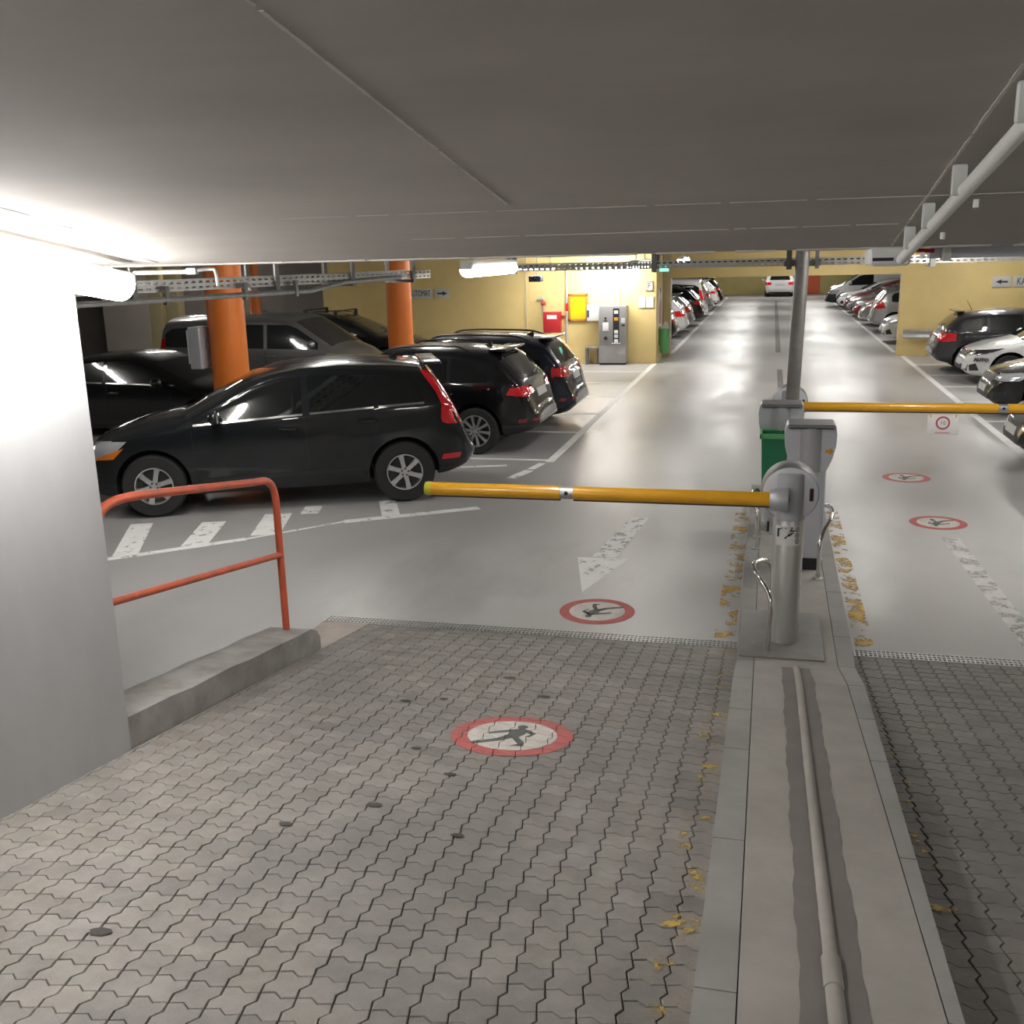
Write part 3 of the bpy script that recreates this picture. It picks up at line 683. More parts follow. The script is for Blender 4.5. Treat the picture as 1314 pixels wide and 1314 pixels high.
# ------------------------------------------------------------------ overhead: trays, pipe, lamps
def perf(b, L, hgt, pitch, rows, o, u, v):
    """upright perforated plate from o along u (length) and v (height)"""
    o, u, v = Vector(o), Vector(u), Vector(v); n = max(1, int(L / pitch)); p = L / n
    ys = [0]; step = hgt / rows
    for r_ in range(rows): ys += [r_ * step + step * .30, r_ * step + step * .70]
    ys.append(hgt)
    for i in range(n):
        xs = [i * p, i * p + p * .22, i * p + p * .78, (i + 1) * p]
        for a in range(3):
            for c in range(len(ys) - 1):
                if a == 1 and c % 2 == 1: continue
                b.add([o + u * x + v * y for x, y in ((xs[a], ys[c]), (xs[a + 1], ys[c]), (xs[a + 1], ys[c + 1]), (xs[a], ys[c + 1]))], [(0, 1, 2, 3)])
def tray(label, p, q, z, depth, hgt, pitch, hangers, zc, nrows=2):
    p, q = Vector((*p, z)), Vector((*q, z)); d = q - p; L = d.length; u = d.normalized(); w = Vector((-u.y, u.x, 0))
    t = thing('cable_tray', label, 'cable tray', p)
    b = MB(); perf(b, L, hgt, pitch, nrows, (0, 0, 0), u, (0, 0, 1)); perf(b, L, hgt, pitch, nrows, w * depth, u, (0, 0, 1)); perf(b, L, depth, pitch * 2, 3, (0, 0, 0), u, w)
    b.build('tray', 'galv', t, smooth=False)
    b = MB(); r = random.Random(2)
    for k in range(5):
        pts = [u * (L * i / 14) + w * (depth * (.2 + .14 * k) + r.uniform(-.02, .02)) + Vector((0, 0, .03 + r.uniform(0, .02))) for i in range(15)]
        b.tube(pts, .012, 6)
    b.build('cable', 'black_plastic', t)
    for f in hangers:
        b = MB(); c = u * (L * f); rot = Matrix((u, w, Vector((0, 0, 1)))).transposed()
        for s in (-.015, depth + .015): b.box(c + w * s + Vector((0, 0, (zc - z) / 2 - .01)), (.05, .02, zc - z + .04), rot=rot)
        b.box(c + w * depth / 2 + Vector((0, 0, -.02)), (.05, depth + .06, .03), rot=rot)
        b.build('hanger', 'galv_dark', t, smooth=False)
    return t
tray('perforated cable tray across the lanes, above the steel pole', (-3.2, 10.72), (7.0, 10.72), 2.60, .25, .075, .06, (.05, .20, .33, .46, .62, .78, .92), 2.86)
tray('perforated cable tray on the left, running over the orange column', (-4.75, 5.9), (-3.5, 10.55), 2.555, .3, .085, .075, (.18, .5, .72, .93), 2.86)
# pipes beside the left tray
t = thing('conduit_run', 'pair of grey conduits slung under the left cable tray', 'pipe', (-4.6, 6.1, 2.5))
MB().tube([(-.15, -.3, 0), (.35, 1.5, .0), (.62, 2.5, .0), (.78, 2.9, .06), (1.0, 3.8, .08)], .022, 10).build('pipe', 'galv', t)
for k in (.1, .9, 1.7, 2.3): MB().box((-.07 + k * .28, k, .03), (.03, .05, .14)).build('clip', 'galv_dark', t, smooth=False)
t = thing('white_conduit', 'white conduit along the slab edge from wall lamp to bracket', 'pipe', (-2.7, YE + .05, 2.73))
MB().tube([(-.15, .02, -.01), (.13, .02, -.01)], .010, 10).build('pipe', 'white_plastic', t)
MB().box((.15, .02, -.008), (.05, .03, .03), .006).build('connector', 'white_plastic', t)
b = MB(); b.tube(smooth_path([(.17, .02, -.005), (.24, .03, .0), (.262, .03, -.012), (.268, .03, -.075)], 5), .009, 8); b.build('bracket_arm', 'galv', t)
# pipe on the sloping ceiling with its box
t = thing('ceiling_conduit', 'pale conduit on saddles along the sloping ceiling, upper right', 'pipe', (.44, 4.0, cz(4.0)))
def cp(y, d=0., dx=0.): return (.455 - (4.2 - y) * -.006 - .44 + dx, y - 4.0, cz(y) - d - cz(4.0))
MB().tube([cp(.9, .065), cp(4.05, .065)], .018, 16).build('pipe', 'white_plastic', t)
MB().tube([cp(.9, .05, .03), cp(4.0, .05, .03)], .006, 6).build('cable', 'white_plastic', t)
for y in (1.55, 2.22, 2.88, 3.36, 3.75):
    b = MB(); c = cp(y, .045); b.box((c[0] - .014, c[1], c[2] + .008), (.034, .03, .075), .006); c2 = cp(y, .085, .03); b.tube([c2, (c2[0], c2[1], c2[2] - .02)], .007, 8); b.build('saddle', 'white_plastic', t)
t = thing('junction_box', 'white box with dark slots at the end of the ceiling conduit', 'junction box', (.43, 4.28, 2.73))
MB().box((0, 0, -.01), (.15, .22, .075), .022, seg=3).build('housing', 'white_plastic', t)
b = MB(); b.box((-.025, -.1105, -.022), (.075, .003, .012)); b.box((.028, -.1105, -.022), (.010, .003, .012)); b.box((.05, -.1105, -.022), (.018, .003, .012)); b.build('slot', 'black_plastic', t, smooth=False)
t = thing('red_pipe_piece', 'short dark red pipe on the white box', 'pipe', (.50, 4.36, 2.74))
MB().tube([(0, 0, 0), (.11, 0, -.006)], .008, 10).build('pipe', 'red_box', t)
t = thing('white_duct', 'long white duct below the slab edge at upper right', 'pipe', (.60, 4.40, 2.71))
b = MB(); b.box((1.7, .05, .02), (3.4, .06, .05), .006); b.build('duct', 'alu_light', t); b = MB(); b.box((.06, .01, .02), (.03, .08, .07), .004); b.box((1.4, .01, .02), (.03, .08, .07), .004); b.build('clip', 'white_plastic', t)

def lamp(label, x, y, z, along, L, m, group=None, w=.13, cz_=None, slope=0.):
    t = thing('tube_lamp', label, 'ceiling lamp', (x, y, z), 0 if along == 'X' else R(90), group)
    if slope: t.rotation_euler = (0, math.atan(slope), R(90))
    b = MB(); b.box((0, 0, .035), (L, w * .8, .05), .012); b.build('housing', 'white_plastic', t)
    b = MB(); n = 12; ring = [(w / 2 * math.cos(math.pi * (1 + i / n)), .5 * w * math.sin(math.pi * (1 + i / n))) for i in range(n + 1)]
    vs = []; xs = [(-L / 2 + .012, .55), (-L / 2 + .03, 1), (L / 2 - .03, 1), (L / 2 - .012, .55)]
    for xx, q in xs: vs += [(xx, a * q, c * q + .012) for a, c in ring]
    k = n + 1
    b.add(vs, [(j * k + i, j * k + i + 1, (j + 1) * k + i + 1, (j + 1) * k + i) for j in range(3) for i in range(n)] + [tuple(range(k)), tuple(3 * k + i for i in range(k))]); b.build('diffuser', m, t)
    if cz_:
        b = MB()
        for s in (-.35, .35): b.tube([(L * s, 0, .05), (L * s, 0, cz_ - z)], .008, 8)
        b.build('hanger_rod', 'galv', t)
    return t
lamp('bright tube lamp along the top of the pale ramp wall', -2.74, 3.32, cz(3.32) - .115, 'Y', 1.42, 'tube_wall', slope=SL, w=.15)
lamp('tube lamp on the ramp wall behind the viewer', -2.74, -.9, cz(-.9) - .115, 'Y', 1.42, 'tube_back', 'lamps behind the viewer', slope=SL, w=.15)
lamp('tube lamp on the right ramp wall behind the viewer', 3.6, -.4, cz(-.4) - .115, 'Y', 1.42, 'tube_back', 'lamps behind the viewer', slope=SL, w=.15)
lamp('glowing tube lamp hung over the left lane beyond the slab edge', -1.68, 6.25, 2.675, 'Y', 1.1, 'tube_hall', cz_=2.86, w=.09)
for y, lb in ((13.2, 'tube lamp over the left lane, second from the slab'), (19.8, 'tube lamp over the left lane nearest the passage')):
    lamp(lb, -1.6, y, 2.62, 'Y', 1.3, 'tube_hall', cz_=2.86)
lamp('tube lamp above the payment machine', -4.0, 25.85, 2.46, 'X', 1.5, 'tube_bright', cz_=2.86)
lamp('tube lamp above the red hose box', -5.7, 25.3, 2.46, 'X', 1.2, 'tube_hall', cz_=2.86)
for i, (y, lb) in enumerate(((9.5, 'nearest'), (13.5, 'second'), (17.5, 'third'), (21.5, 'fourth'), (25.5, 'farthest'))):
    lamp('tube lamp over the right bays, %s of the row' % lb, 5.0, y, 2.57, 'Y', 1.4, 'tube_hall', 'tube lamps over the right bays', cz_=2.86)
for i, (x, y) in enumerate(((-5.0, 7.2), (-5.8, 9.4), (-5.8, 13.0), (-5.8, 17.5), (-5.8, 21.5), (-12.5, 12), (-12.5, 20), (-15, 24.5))):  # first lamp is hidden, added to brighten the floor on the left
    lamp('tube lamp over the parked cars on the left', x, y, 2.80, 'Y', 1.4, 'tube_hall', 'tube lamps over the left bays', cz_=2.86)
for x in (1.7,):
    for y in (9.6, 16.5, 22, 26.8): lamp('tube lamp over the right lane', x, y, 2.80, 'Y', 1.3, 'tube_hall', 'tube lamps over the right lane', cz_=2.86)  # farthest one is hidden, added to light the right yellow wall and beam
lamp('added hidden tube lamp brightening the right yellow wall', 5.2, 27.2, 2.80, 'X', .7, 'tube_hall', 'tube lamps over the right bays')  # extra lamp out of view, put in to brighten the wall behind it
for y in (33., 41., 49, 57, 65):
    for x in (-1.6, 2.4): lamp('tube lamp in the far hall behind the beam', x, y, 2.68, 'X', 1.5, 'tube_far', 'tube lamps in the far hall', cz_=2.86)
# exit light and camera
t = thing('exit_light', 'green lit escape sign under the trays by the passage', 'sign', (-2.35, 23.2, 2.42))
MB().box((0, 0, 0), (.34, .05, .14), .008).build('housing', 'white_plastic', t); MB().box((0, -.027, 0), (.3, .004, .11)).build('lit_panel', 'exit_green', t); MB().tube([(0, 0, .07), (0, 0, .44)], .008).build('hanger_rod', 'galv', t)
t = thing('security_camera', 'small dark surveillance camera under the tray near the hose box', 'camera', (-5.55, 24.9, 2.22))
MB().box((0, -.05, 0), (.30, .34, .14), .02).build('housing', 'ink_blue', t); MB().lathe([(.05, 0), (.05, -.03), (.04, -.035)], (0, -.22, 0), 'Y', 16).build('lens', 'glass_dark', t); MB().tube([(0, .05, .06), (0, .05, .64)], .015).build('bracket', 'galv', t)

# ------------------------------------------------------------------ columns
def column(label, x, y, r):
    b = MB().lathe([(r, 0), (r, 2.86)], (x, y, 0), n=40); struct(b.build('column', 'orange_paint'), label)
column('thick orange column behind the charcoal SUV', -7.90, 14.05, .275)
column('orange column behind the black SUVs', -7.55, 20.6, .265)
column('thin orange column far back on the left', -12.75, 24.2, .13)
t = thing('wall_phone', 'grey cabinet fixed to the thick orange column', 'cabinet', (-8.28, 13.9, 1.26))
MB().box((0, 0, .28), (.20, .36, .62), .03, seg=3).build('housing', 'alu_paint', t)
MB().box((-.11, -.02, .30), (.03, .30, .5), .01).build('side_panel', 'alu_light', t)
b = MB(); b.box((.11, .02, .3), (.09, .1, .1)); b.build('bracket', 'galv_dark', t, smooth=False)

# ------------------------------------------------------------------ things on the yellow walls
WY = 26.6
def arrow_poly(s):
    return [(-.09 * s, -.022), (-.09 * s, .022), (.01 * s, .022), (.01 * s, .06), (.10 * s, 0), (.01 * s, -.06), (.01 * s, -.022)]
t = thing('wall_sign', 'grey direction sign reading KASSENAUTOMAT with right arrow on yellow wall', 'sign', (-9.35, WY - .02, 1.85))
MB().box((-.02, 0, 0), (1.16, .02, .25), .004).build('text_plate', 'sign_plate', t)
text_mesh('KASSENAUTOMAT', .235, 'lettering', 'ink', t, (.0, -.012, 0), FACE_NY, .001, sx=.52)
MB().box((.84, 0, 0), (.40, .02, .25), .004).build('arrow_plate', 'sign_plate', t)
b = MB(); b.prism(arrow_poly(1.5), .003, (.84, -.01, 0)); b.build('arrow', 'ink', t, smooth=False)
t = thing('wall_sign', 'grey direction sign reading KASSENAUTOMAT with left arrow on right wall', 'sign', (5.65, 28.575, 1.85))
MB().box((0, 0, 0), (.44, .02, .26), .004).build('arrow_plate', 'sign_plate', t)
b = MB(); b.prism(arrow_poly(-1.5)[::-1], .003, (0, -.01, 0)); b.build('arrow', 'ink', t, smooth=False)
MB().box((1.05, 0, 0), (1.55, .02, .26), .004).build('text_plate', 'sign_plate', t)
text_mesh('KASSENAUTOMAT', .25, 'lettering', 'ink', t, (.34, -.012, 0), FACE_NY, .001, align='LEFT', sx=.66)
# hose box
t = thing('fire_hose_box', 'red fire hose box on the yellow wall', 'fire hose box', (-5.50, WY - .09, .81))
MB().box((0, 0, .265), (.46, .18, .53), .012).build('cabinet', 'red_box', t); MB().box((0, -.093, .40), (.26, .004, .10)).build('label_plate', 'paper', t)
MB().box((0, -.092, .20), (.40, .004, .40), .002).build('door', 'red_box', t)
t = thing('standpipe', 'grey water pipe with red valve above the red hose box', 'pipe', (-5.8, WY - .06, 1.3))
MB().tube(smooth_path([(-.12, -.02, .36), (-.0, -.02, .38), (.06, -.02, .36), (.05, 0, .25), (.06, 0, -.05)], 4), .03, 10).build('pipe', 'galv', t); MB().lathe([(.05, -.05), (.07, 0), (.05, .05)], (.06, -.02, .26), 'Z', 14).build('valve', 'red_box', t)
t = thing('wall_conduit', 'grey pipe down the wall between hose box and yellow notice', 'pipe', (-5.13, WY - .03, .0))
MB().tube([(0, 0, .58), (0, 0, 2.5)], .028, 10).build('pipe', 'pipe_grey', t); MB().tube([(-.9, 0, .55), (-.05, 0, .55), (0, 0, .62)], .022, 8).build('pipe', 'pipe_grey', t); b = MB(); b.box((-.15, 0, 1.22), (.25, .03, .03)); b.box((0, 0, 1.45), (.06, .06, .2), .01, mi=0); b.build('coupling', 'red_box', t)
t = thing('notice_board', 'brown framed yellow notice board on the wall', 'notice board', (-4.83, WY - .03, 1.44))
b = MB()
for sx, sz, lx, lz in ((-1, 0, .06, .70), (1, 0, .06, .70), (0, -1, .52, .06), (0, 1, .52, .06)): b.box((sx * .23, 0, sz * .32), (lx, .05, lz), .006)
b.build('frame', 'frame_brown', t); MB().box((0, .008, 0), (.44, .02, .62)).build('panel', 'sign_yellow', t)
t = thing('control_cabinet', 'white wall cabinet between the yellow notice and payment machine', 'cabinet', (-4.41, WY - .13, 1.31))
MB().box((0, 0, 0), (.31, .26, .40), .01).build('cabinet', 'white_plastic', t); MB().box((-.12, -.135, -.02), (.05, .02, .18), .006).build('handle', 'ink_blue', t)
# payment machine
t = thing('payment_machine', 'grey parking payment machine standing at the yellow wall', 'payment machine', (-3.88, WY - .22, 0))
MB().box((0, 0, .77), (.70, .44, 1.44), .012).build('cabinet', 'machine_light', t)
MB().box((0, 0, .03), (.66, .40, .06)).build('plinth', 'black_plastic', t)
MB().box((0, -.223, .99), (.66, .012, .97), .004).build('front_panel', 'machine_grey', t)
b = MB(); b.box((.10, -.231, 1.00), (.16, .008, .85)); b.build('slot_strip', 'black_plastic', t, smooth=False)
for i, (z, m) in enumerate(((1.33, 'paper'), (1.16, 'sticker_orange'), (.84, 'paper'), (.73, 'alu_light'), (.61, 'paper'))): MB().box((.10, -.238, z), (.10, .008, .085), .003).build('slot', m, t)
MB().box((-.17, -.233, .97), (.15, .008, .21), .002).build('instruction_plate', 'paper', t)
b = MB(); b.lathe([(.03, 0), (.03, -.012)], (-.17, -.229, 1.18), 'Y', 12); b.box((-.17, -.231, 1.115), (.09, .008, .02)); b.lathe([(.06, 0), (.055, -.02), (.03, -.03)], (-.17, -.229, .68), 'Y', 4); b.build('button', 'black_plastic', t)
MB().box((.28, -.231, 1.12), (.10, .008, .13), .003).build('card_reader', 'alu_light', t); MB().box((.28, -.231, 1.0), (.08, .01, .04)).build('coin_slot', 'black_plastic', t)
MB().box((.10, -.245, .55), (.22, .05, .02), .004).build('tray', 'alu_light', t)
t = thing('side_shelf', 'low grey metal shelf frame left of the payment machine', 'shelf', (-4.45, WY - .2, 0))
MB().box((.02, 0, .44), (.34, .30, .05), .006).build('top', 'galv', t)
for x, y in ((-.12, -.12), (-.12, .12), (.15, .12)): MB().box((x, y, .21), (.05, .05, .42)).build('leg', 'galv_dark', t)
t = thing('letter_sign', 'small framed letter F sign high on the wall', 'sign', (-2.99, WY - .02, 1.95))
b = MB()
for sx, sz, lx, lz in ((-1, 0, .03, .24), (1, 0, .03, .24), (0, -1, .17, .03), (0, 1, .17, .03)): b.box((sx * .07, 0, sz * .105), (lx, .03, lz))
b.build('frame', 'pipe_grey', t, smooth=False); MB().box((0, .006, 0), (.14, .012, .2)).build('panel', 'paper', t); text_mesh('F', .19, 'lettering', 'ink', t, (0, -.002, 0), FACE_NY, .001)
for x, lb in ((-3.18, 'framed white paper notice with blots, left of a pair'), (-2.975, 'framed white paper notice with faint text, right of a pair')):
    t = thing('paper_notice', lb, 'notice', (x, WY - .015, 1.55)); MB().box((0, 0, 0), (.195, .02, .29), .002).build('frame', 'pipe_grey', t); MB().box((0, -.012, 0), (.165, .004, .26)).build('sheet', 'paper', t)
    b = MB()
    for k in range(4): b.box((random.uniform(-.03, .03), -.0155, .07 - .05 * k), (.07 + .03 * (k % 2), .001, .012))
    b.build('print', 'pipe_grey', t, smooth=False)
# poster on the reveal, bin below it
t = thing('person_poster', 'tall poster of a person in a light shirt on the passage reveal', 'poster', (-2.81, 27.45, 1.40))
MB().box((0, 0, -.05), (.012, .9, .95), .002).build('sheet', 'paper', t)
def reveal(nm, poly, m, d=.008): MB().prism(poly, .003, (d, 0, 0), (0, 1, 0), (0, 0, 1)).build(nm, m, t, smooth=False)
reveal('shirt', [(-.30, -.45), (.26, -.45), (.30, .05), (.14, .20), (-.10, .20), (-.3, .02)], 'cloth_pink'); reveal('face', [(-.08, .2), (.08, .2), (.12, .34), (.05, .44), (-.06, .44), (-.11, .34)], 'skin', .0095); reveal('hair', [(-.12, .30), (-.08, .36), (.05, .39), (.12, .34), (.10, .46), (-.02, .49), (-.13, .44)], 'hair', .011)
t = thing('litter_bin', 'bright green litter bin hung on the passage reveal', 'bin', (-2.68, 27.35, .20))
b = MB(); b.lathe([(.10, 0), (.115, .03), (.14, .56), (.145, .6), (.12, .6), (.11, .1)], n=24); b.build('bin_body', 'green_light', t)
MB().lathe([(.155, .57), (.158, .60), (.155, .63), (.12, .63)], n=24).build('rim', 'green_light', t)
b = MB(); b.box((-.125, 0, .45), (.03, .12, .5)); b.build('bracket', 'galv_dark', t)
b = MB(); b.prism([(-.1, 0), (.12, 0), (.09, .16), (.02, .2)], .01, (0, .02, .62)); b.build('rubbish', 'paper', t, smooth=False)
# guard rail on the right wall
t = thing('guard_rail', 'grey steel crash rail fixed low on the right yellow wall', 'guard rail', (3.36, 28.40, .57))
b = MB(); pr = [(0, .12), (-.04, .08), (-.01, .03), (-.01, -.03), (-.04, -.08), (0, -.12)]; L = 3.2
b.add([(x, y, z) for x in (0, L) for y, z in pr] + [(x, y + .01, z) for x in (0, L) for y, z in pr], [(i, i + 1, 6 + i + 1, 6 + i) for i in range(5)] + [(12 + i, 18 + i, 18 + i + 1, 12 + i + 1) for i in range(5)] + [(0, 6, 18, 12), (5, 17, 23, 11)]); b.build('beam', 'galv', t)
for x in (.75, 2.4): MB().box((x, .09, -.22), (.14, .14, .70)).build('bracket', 'beige_post', t)
# end wall
t = thing('orange_door', 'orange door with white chevron in the end wall', 'door', (2.62, 70.36, 0))
MB().box((0, 0, .85), (.9, .06, 1.9)).build('leaf', 'door_orange', t)
b = MB(); b.prism([(-.25, .2), (0, 0), (.25, .2), (.25, .34), (0, .16), (-.25, .34)], .004, (0, -.032, 1.1)); b.build('chevron', 'paper', t, smooth=False)
t = thing('hydrant_cabinet', 'dark red cabinet on the end wall beside the white hatchback', 'cabinet', (1.68, 70.24, .95))
MB().box((0, 0, 0), (.62, .2, .72), .01).build('cabinet', 'red_box', t); MB().box((0, -.104, .18), (.25, .006, .08)).build('label_plate', 'paper', t)
MB().tube([(0, 0, -.36), (0, 0, -.95)], .03).build('pipe', 'galv_dark', t)
# sign at the left edge on the ramp wall
t = thing('round_wall_sign', 'round red-edged sign on the pale ramp wall at the left edge', 'sign', (-2.935, 3.12, 2.05))
MB().lathe([(.11, -.002), (.11, .004)], (0, 0, 0), 'X', 28).build('red_disc', 'logo_red', t); MB().lathe([(.085, .003), (.085, .006)], (0, 0, 0), 'X', 28).build('white_disc', 'paper', t)
#CARS-BEGIN
# ------------------------------------------------------------------ vehicles
def interp(pts, x):
    if x <= pts[0][0]: return pts[0][1]
    for (a, b), (c, d) in zip(pts[:-1], pts[1:]):
        if x <= c: return b + (d - b) * (x - a) / max(1e-9, c - a)
    return pts[-1][1]
def sm(pts, x, r):
    return sum(interp(pts, x + r * k) * w_ for k, w_ in ((-1, .12), (-.5, .23), (0, .3), (.5, .23), (1, .12)))
class Shape:
    def __init__(s, d):
        s.d = d; s.x0, s.x1 = d['top'][0][0], d['top'][-1][0]
    def top(s, x):
        e = min(x - s.x0, s.x1 - x); return sm(s.d['top'], x, min(.09, max(.0, e)))
    def bot(s, x): return sm(s.d['bot'], x, .05)
    def belt(s, x): return min(sm(s.d['belt'], x, .1), s.top(x) - .05)
    def hw(s, x): return sm(s.d['plan'], x, min(.08, max(0, min(x - s.x0, s.x1 - x))))
    def W(s, x, z):
        t, b, q = s.top(x), s.bot(x), s.hw(x); be = s.belt(x)
        k = max(0., (be - z) / max(.1, be - b)); w = q * (1 - .045 * k ** 2.2 + .012 * math.sin(min(1, k) * math.pi))
        if z - b < .10: w -= .07 * (1 - max(0, (z - b) / .10)) ** 2
        if z > be: w = q - s.d.get('tum', .30) * (z - be)
        rc = min(s.d.get('rc', .15), .75 * (t - b)); dd = t - z
        if dd < rc: w *= max(0., 1 - (1 - max(0., dd) / rc) ** 2.6) ** (1 / 2.6)
        return max(w, 0.)
    def mesh(s):
        xs = set(); n = 64
        for i in range(n + 1): xs.add(round(s.x0 + (s.x1 - s.x0) * i / n, 3))
        for a, b in s.d['top'][1:-1]:
            for q in (-.03, 0, .03): xs.add(round(a + q, 3))
        for q in (.01, .025, .05): xs.add(round(s.x0 + q, 3)); xs.add(round(s.x1 - q, 3))
        xs = sorted(x for x in xs if s.x0 <= x <= s.x1); out = [xs[0]]
        for x in xs[1:]:
            if x - out[-1] > .008: out.append(x)
        xs = out; m = 22; vs = []; fs = []
        fr = [1 - (1 - i / m) ** 1.7 for i in range(m + 1)]
        for x in xs:
            t, b = s.top(x), s.bot(x)
            if t - b < .03: b = t - .03
            zs = [b + (t - b) * f for f in fr]
            vs += [(x, s.W(x, z), z) for z in zs[:-1]] + [(x, 0, t)] + [(x, -s.W(x, z), z) for z in zs[-2::-1]]
        k = 2 * m + 1
        for i in range(len(xs) - 1):
            for j in range(k): fs.append((i * k + j, i * k + (j + 1) % k, (i + 1) * k + (j + 1) % k, (i + 1) * k + j))
        for i, fl in ((0, 0), (len(xs) - 1, 1)):
            o = i * k
            for j in range(m): fs.append((o + j, o + j + 1, o + k - 2 - j, o + k - 1 - j) if j < m - 1 else (o + j, o + j + 1, o + j + 2))
        return vs, fs
PROJ = {'L': (lambda p: ((p[0], 4, p[1]), (0, -1, 0))), 'R': (lambda p: ((p[0], -4, p[1]), (0, 1, 0))), 'T': (lambda p: ((p[0], p[1], 4), (0, 0, -1))),
        'F': (lambda p: ((6, p[0], p[1]), (-1, 0, 0))), 'B': (lambda p: ((-6, p[0], p[1]), (1, 0, 0)))}
def resample(pl, n):
    L = [0]
    for a, b in zip(pl[:-1], pl[1:]): L.append(L[-1] + math.hypot(b[0] - a[0], b[1] - a[1]))
    out = []
    for i in range(n + 1):
        t = L[-1] * i / n
        for k in range(len(pl) - 1):
            if t <= L[k + 1] + 1e-9:
                f = (t - L[k]) / max(1e-9, L[k + 1] - L[k]); a, b = pl[k], pl[k + 1]
                out.append((a[0] + (b[0] - a[0]) * f, a[1] + (b[1] - a[1]) * f)); break
    return out
def patch(b, bvh, A, B, pr, nu=10, nv=4, off=.004, mi=0, skirt=.012):
    A, B = resample(A, nu), resample(B, nu); g = []; gi = []
    for p, q in zip(A, B):
        for k in range(nv + 1):
            s = (p[0] + (q[0] - p[0]) * k / nv, p[1] + (q[1] - p[1]) * k / nv); o, d = PROJ[pr](s); o, d = Vector(o), Vector(d)
            loc, nor, _, _ = bvh.ray_cast(o, d)
            if loc is None:
                loc, nor, _, _ = bvh.find_nearest(o + d * (3.2 if pr in 'LR' else 4.2 if pr in 'FB' else 2.6))
            if nor.dot(d) > 0: nor = -nor
            nn = (nor - d).normalized()
            g.append(loc + nn * off); gi.append(loc - nn * skirt)
    w = nv + 1; fs = [(i * w + k, i * w + k + 1, (i + 1) * w + k + 1, (i + 1) * w + k) for i in range(nu) for k in range(nv)]
    ring = [i * w for i in range(nu + 1)] + [nu * w + k for k in range(1, nv + 1)] + [i * w + nv for i in range(nu - 1, -1, -1)] + [k for k in range(nv - 1, 0, -1)]
    N = len(g); r = len(ring)
    vs = g + [gi[i] for i in ring]
    fs += [(ring[i], ring[(i + 1) % r], N + (i + 1) % r, N + i) for i in range(r)]
    b.add(vs, fs, mi)
    return b
WHEELS = {}
def wheel_mesh(r, w, spokes, rimf, dark=False):
    key = (round(r, 3), w, spokes, rimf, dark)
    if key in WHEELS: return WHEELS[key]
    rr = r * rimf
    b = MB(); b.lathe([(rr * .99, -w / 2 + .02), (rr + .012, -w / 2 + .006), (r * .93, -w / 2), (r * .985, -w / 2 + .03), (r, -w / 2 + .06), (r, w / 2 - .06), (r * .985, w / 2 - .03), (r * .93, w / 2), (rr + .012, w / 2 - .006), (rr * .99, w / 2 - .02)], n=40, axis='Y', caps=False)
    t = b.build('wheel', 'tyre')
    y = w / 2
    b = MB(); b.lathe([(rr * 1.0, y - .012), (rr * .985, y - .004), (rr * .93, y - .006), (rr * .90, y - .03), (rr * .9, y - .075), (0.001, y - .08)], n=40, axis='Y', mis=[0, 0, 0, 0, 1], caps=False)
    for k in range(spokes):
        a = 2 * math.pi * k / spokes + math.pi / 2; m = Matrix.Rotation(a, 4, 'Y'); hw0, hw1 = rr * .13 * 6 / (spokes + 1), rr * .17 * 6 / (spokes + 1)
        vs = []
        for rad, h, d0, d1 in ((rr * .16, hw0 * 1.1, y - .012, y - .05), (rr * .55, hw0, y - .004, y - .04), (rr * .93, hw1, y - .010, y - .045)):
            vs += [(rad, d0, -h), (rad, d0, h), (rad, d1, h * 1.05), (rad, d1, -h * 1.05)]
        fs = [(i * 4 + j, i * 4 + (j + 1) % 4, (i + 1) * 4 + (j + 1) % 4, (i + 1) * 4 + j) for i in range(2) for j in range(4)] + [(0, 1, 2, 3), (8, 11, 10, 9)]
        b.add([m @ Vector(v) for v in vs], fs, 0)
    b.lathe([(rr * .26, y - .045), (rr * .25, y - .008), (rr * .12, y - .006), (rr * .11, y - .001), (.001, y - .0)], n=24, axis='Y', mis=[0, 0, 0, 0], caps=False)
    for k in range(5):
        a = 2 * math.pi * (k + .5) / 5; b.lathe([(.011, y - .03), (.011, y - .0045), (.001, y - .004)], (rr * .185 * math.cos(a), 0, rr * .185 * math.sin(a)), 'Y', 8, mi=1)
    q = b.build('rim', ['rim_dark' if dark else 'rim_silver', 'rim_dark'], angle=30)
    WHEELS[key] = (t.data, q.data); bpy.data.objects.remove(t); bpy.data.objects.remove(q)
    return WHEELS[key]
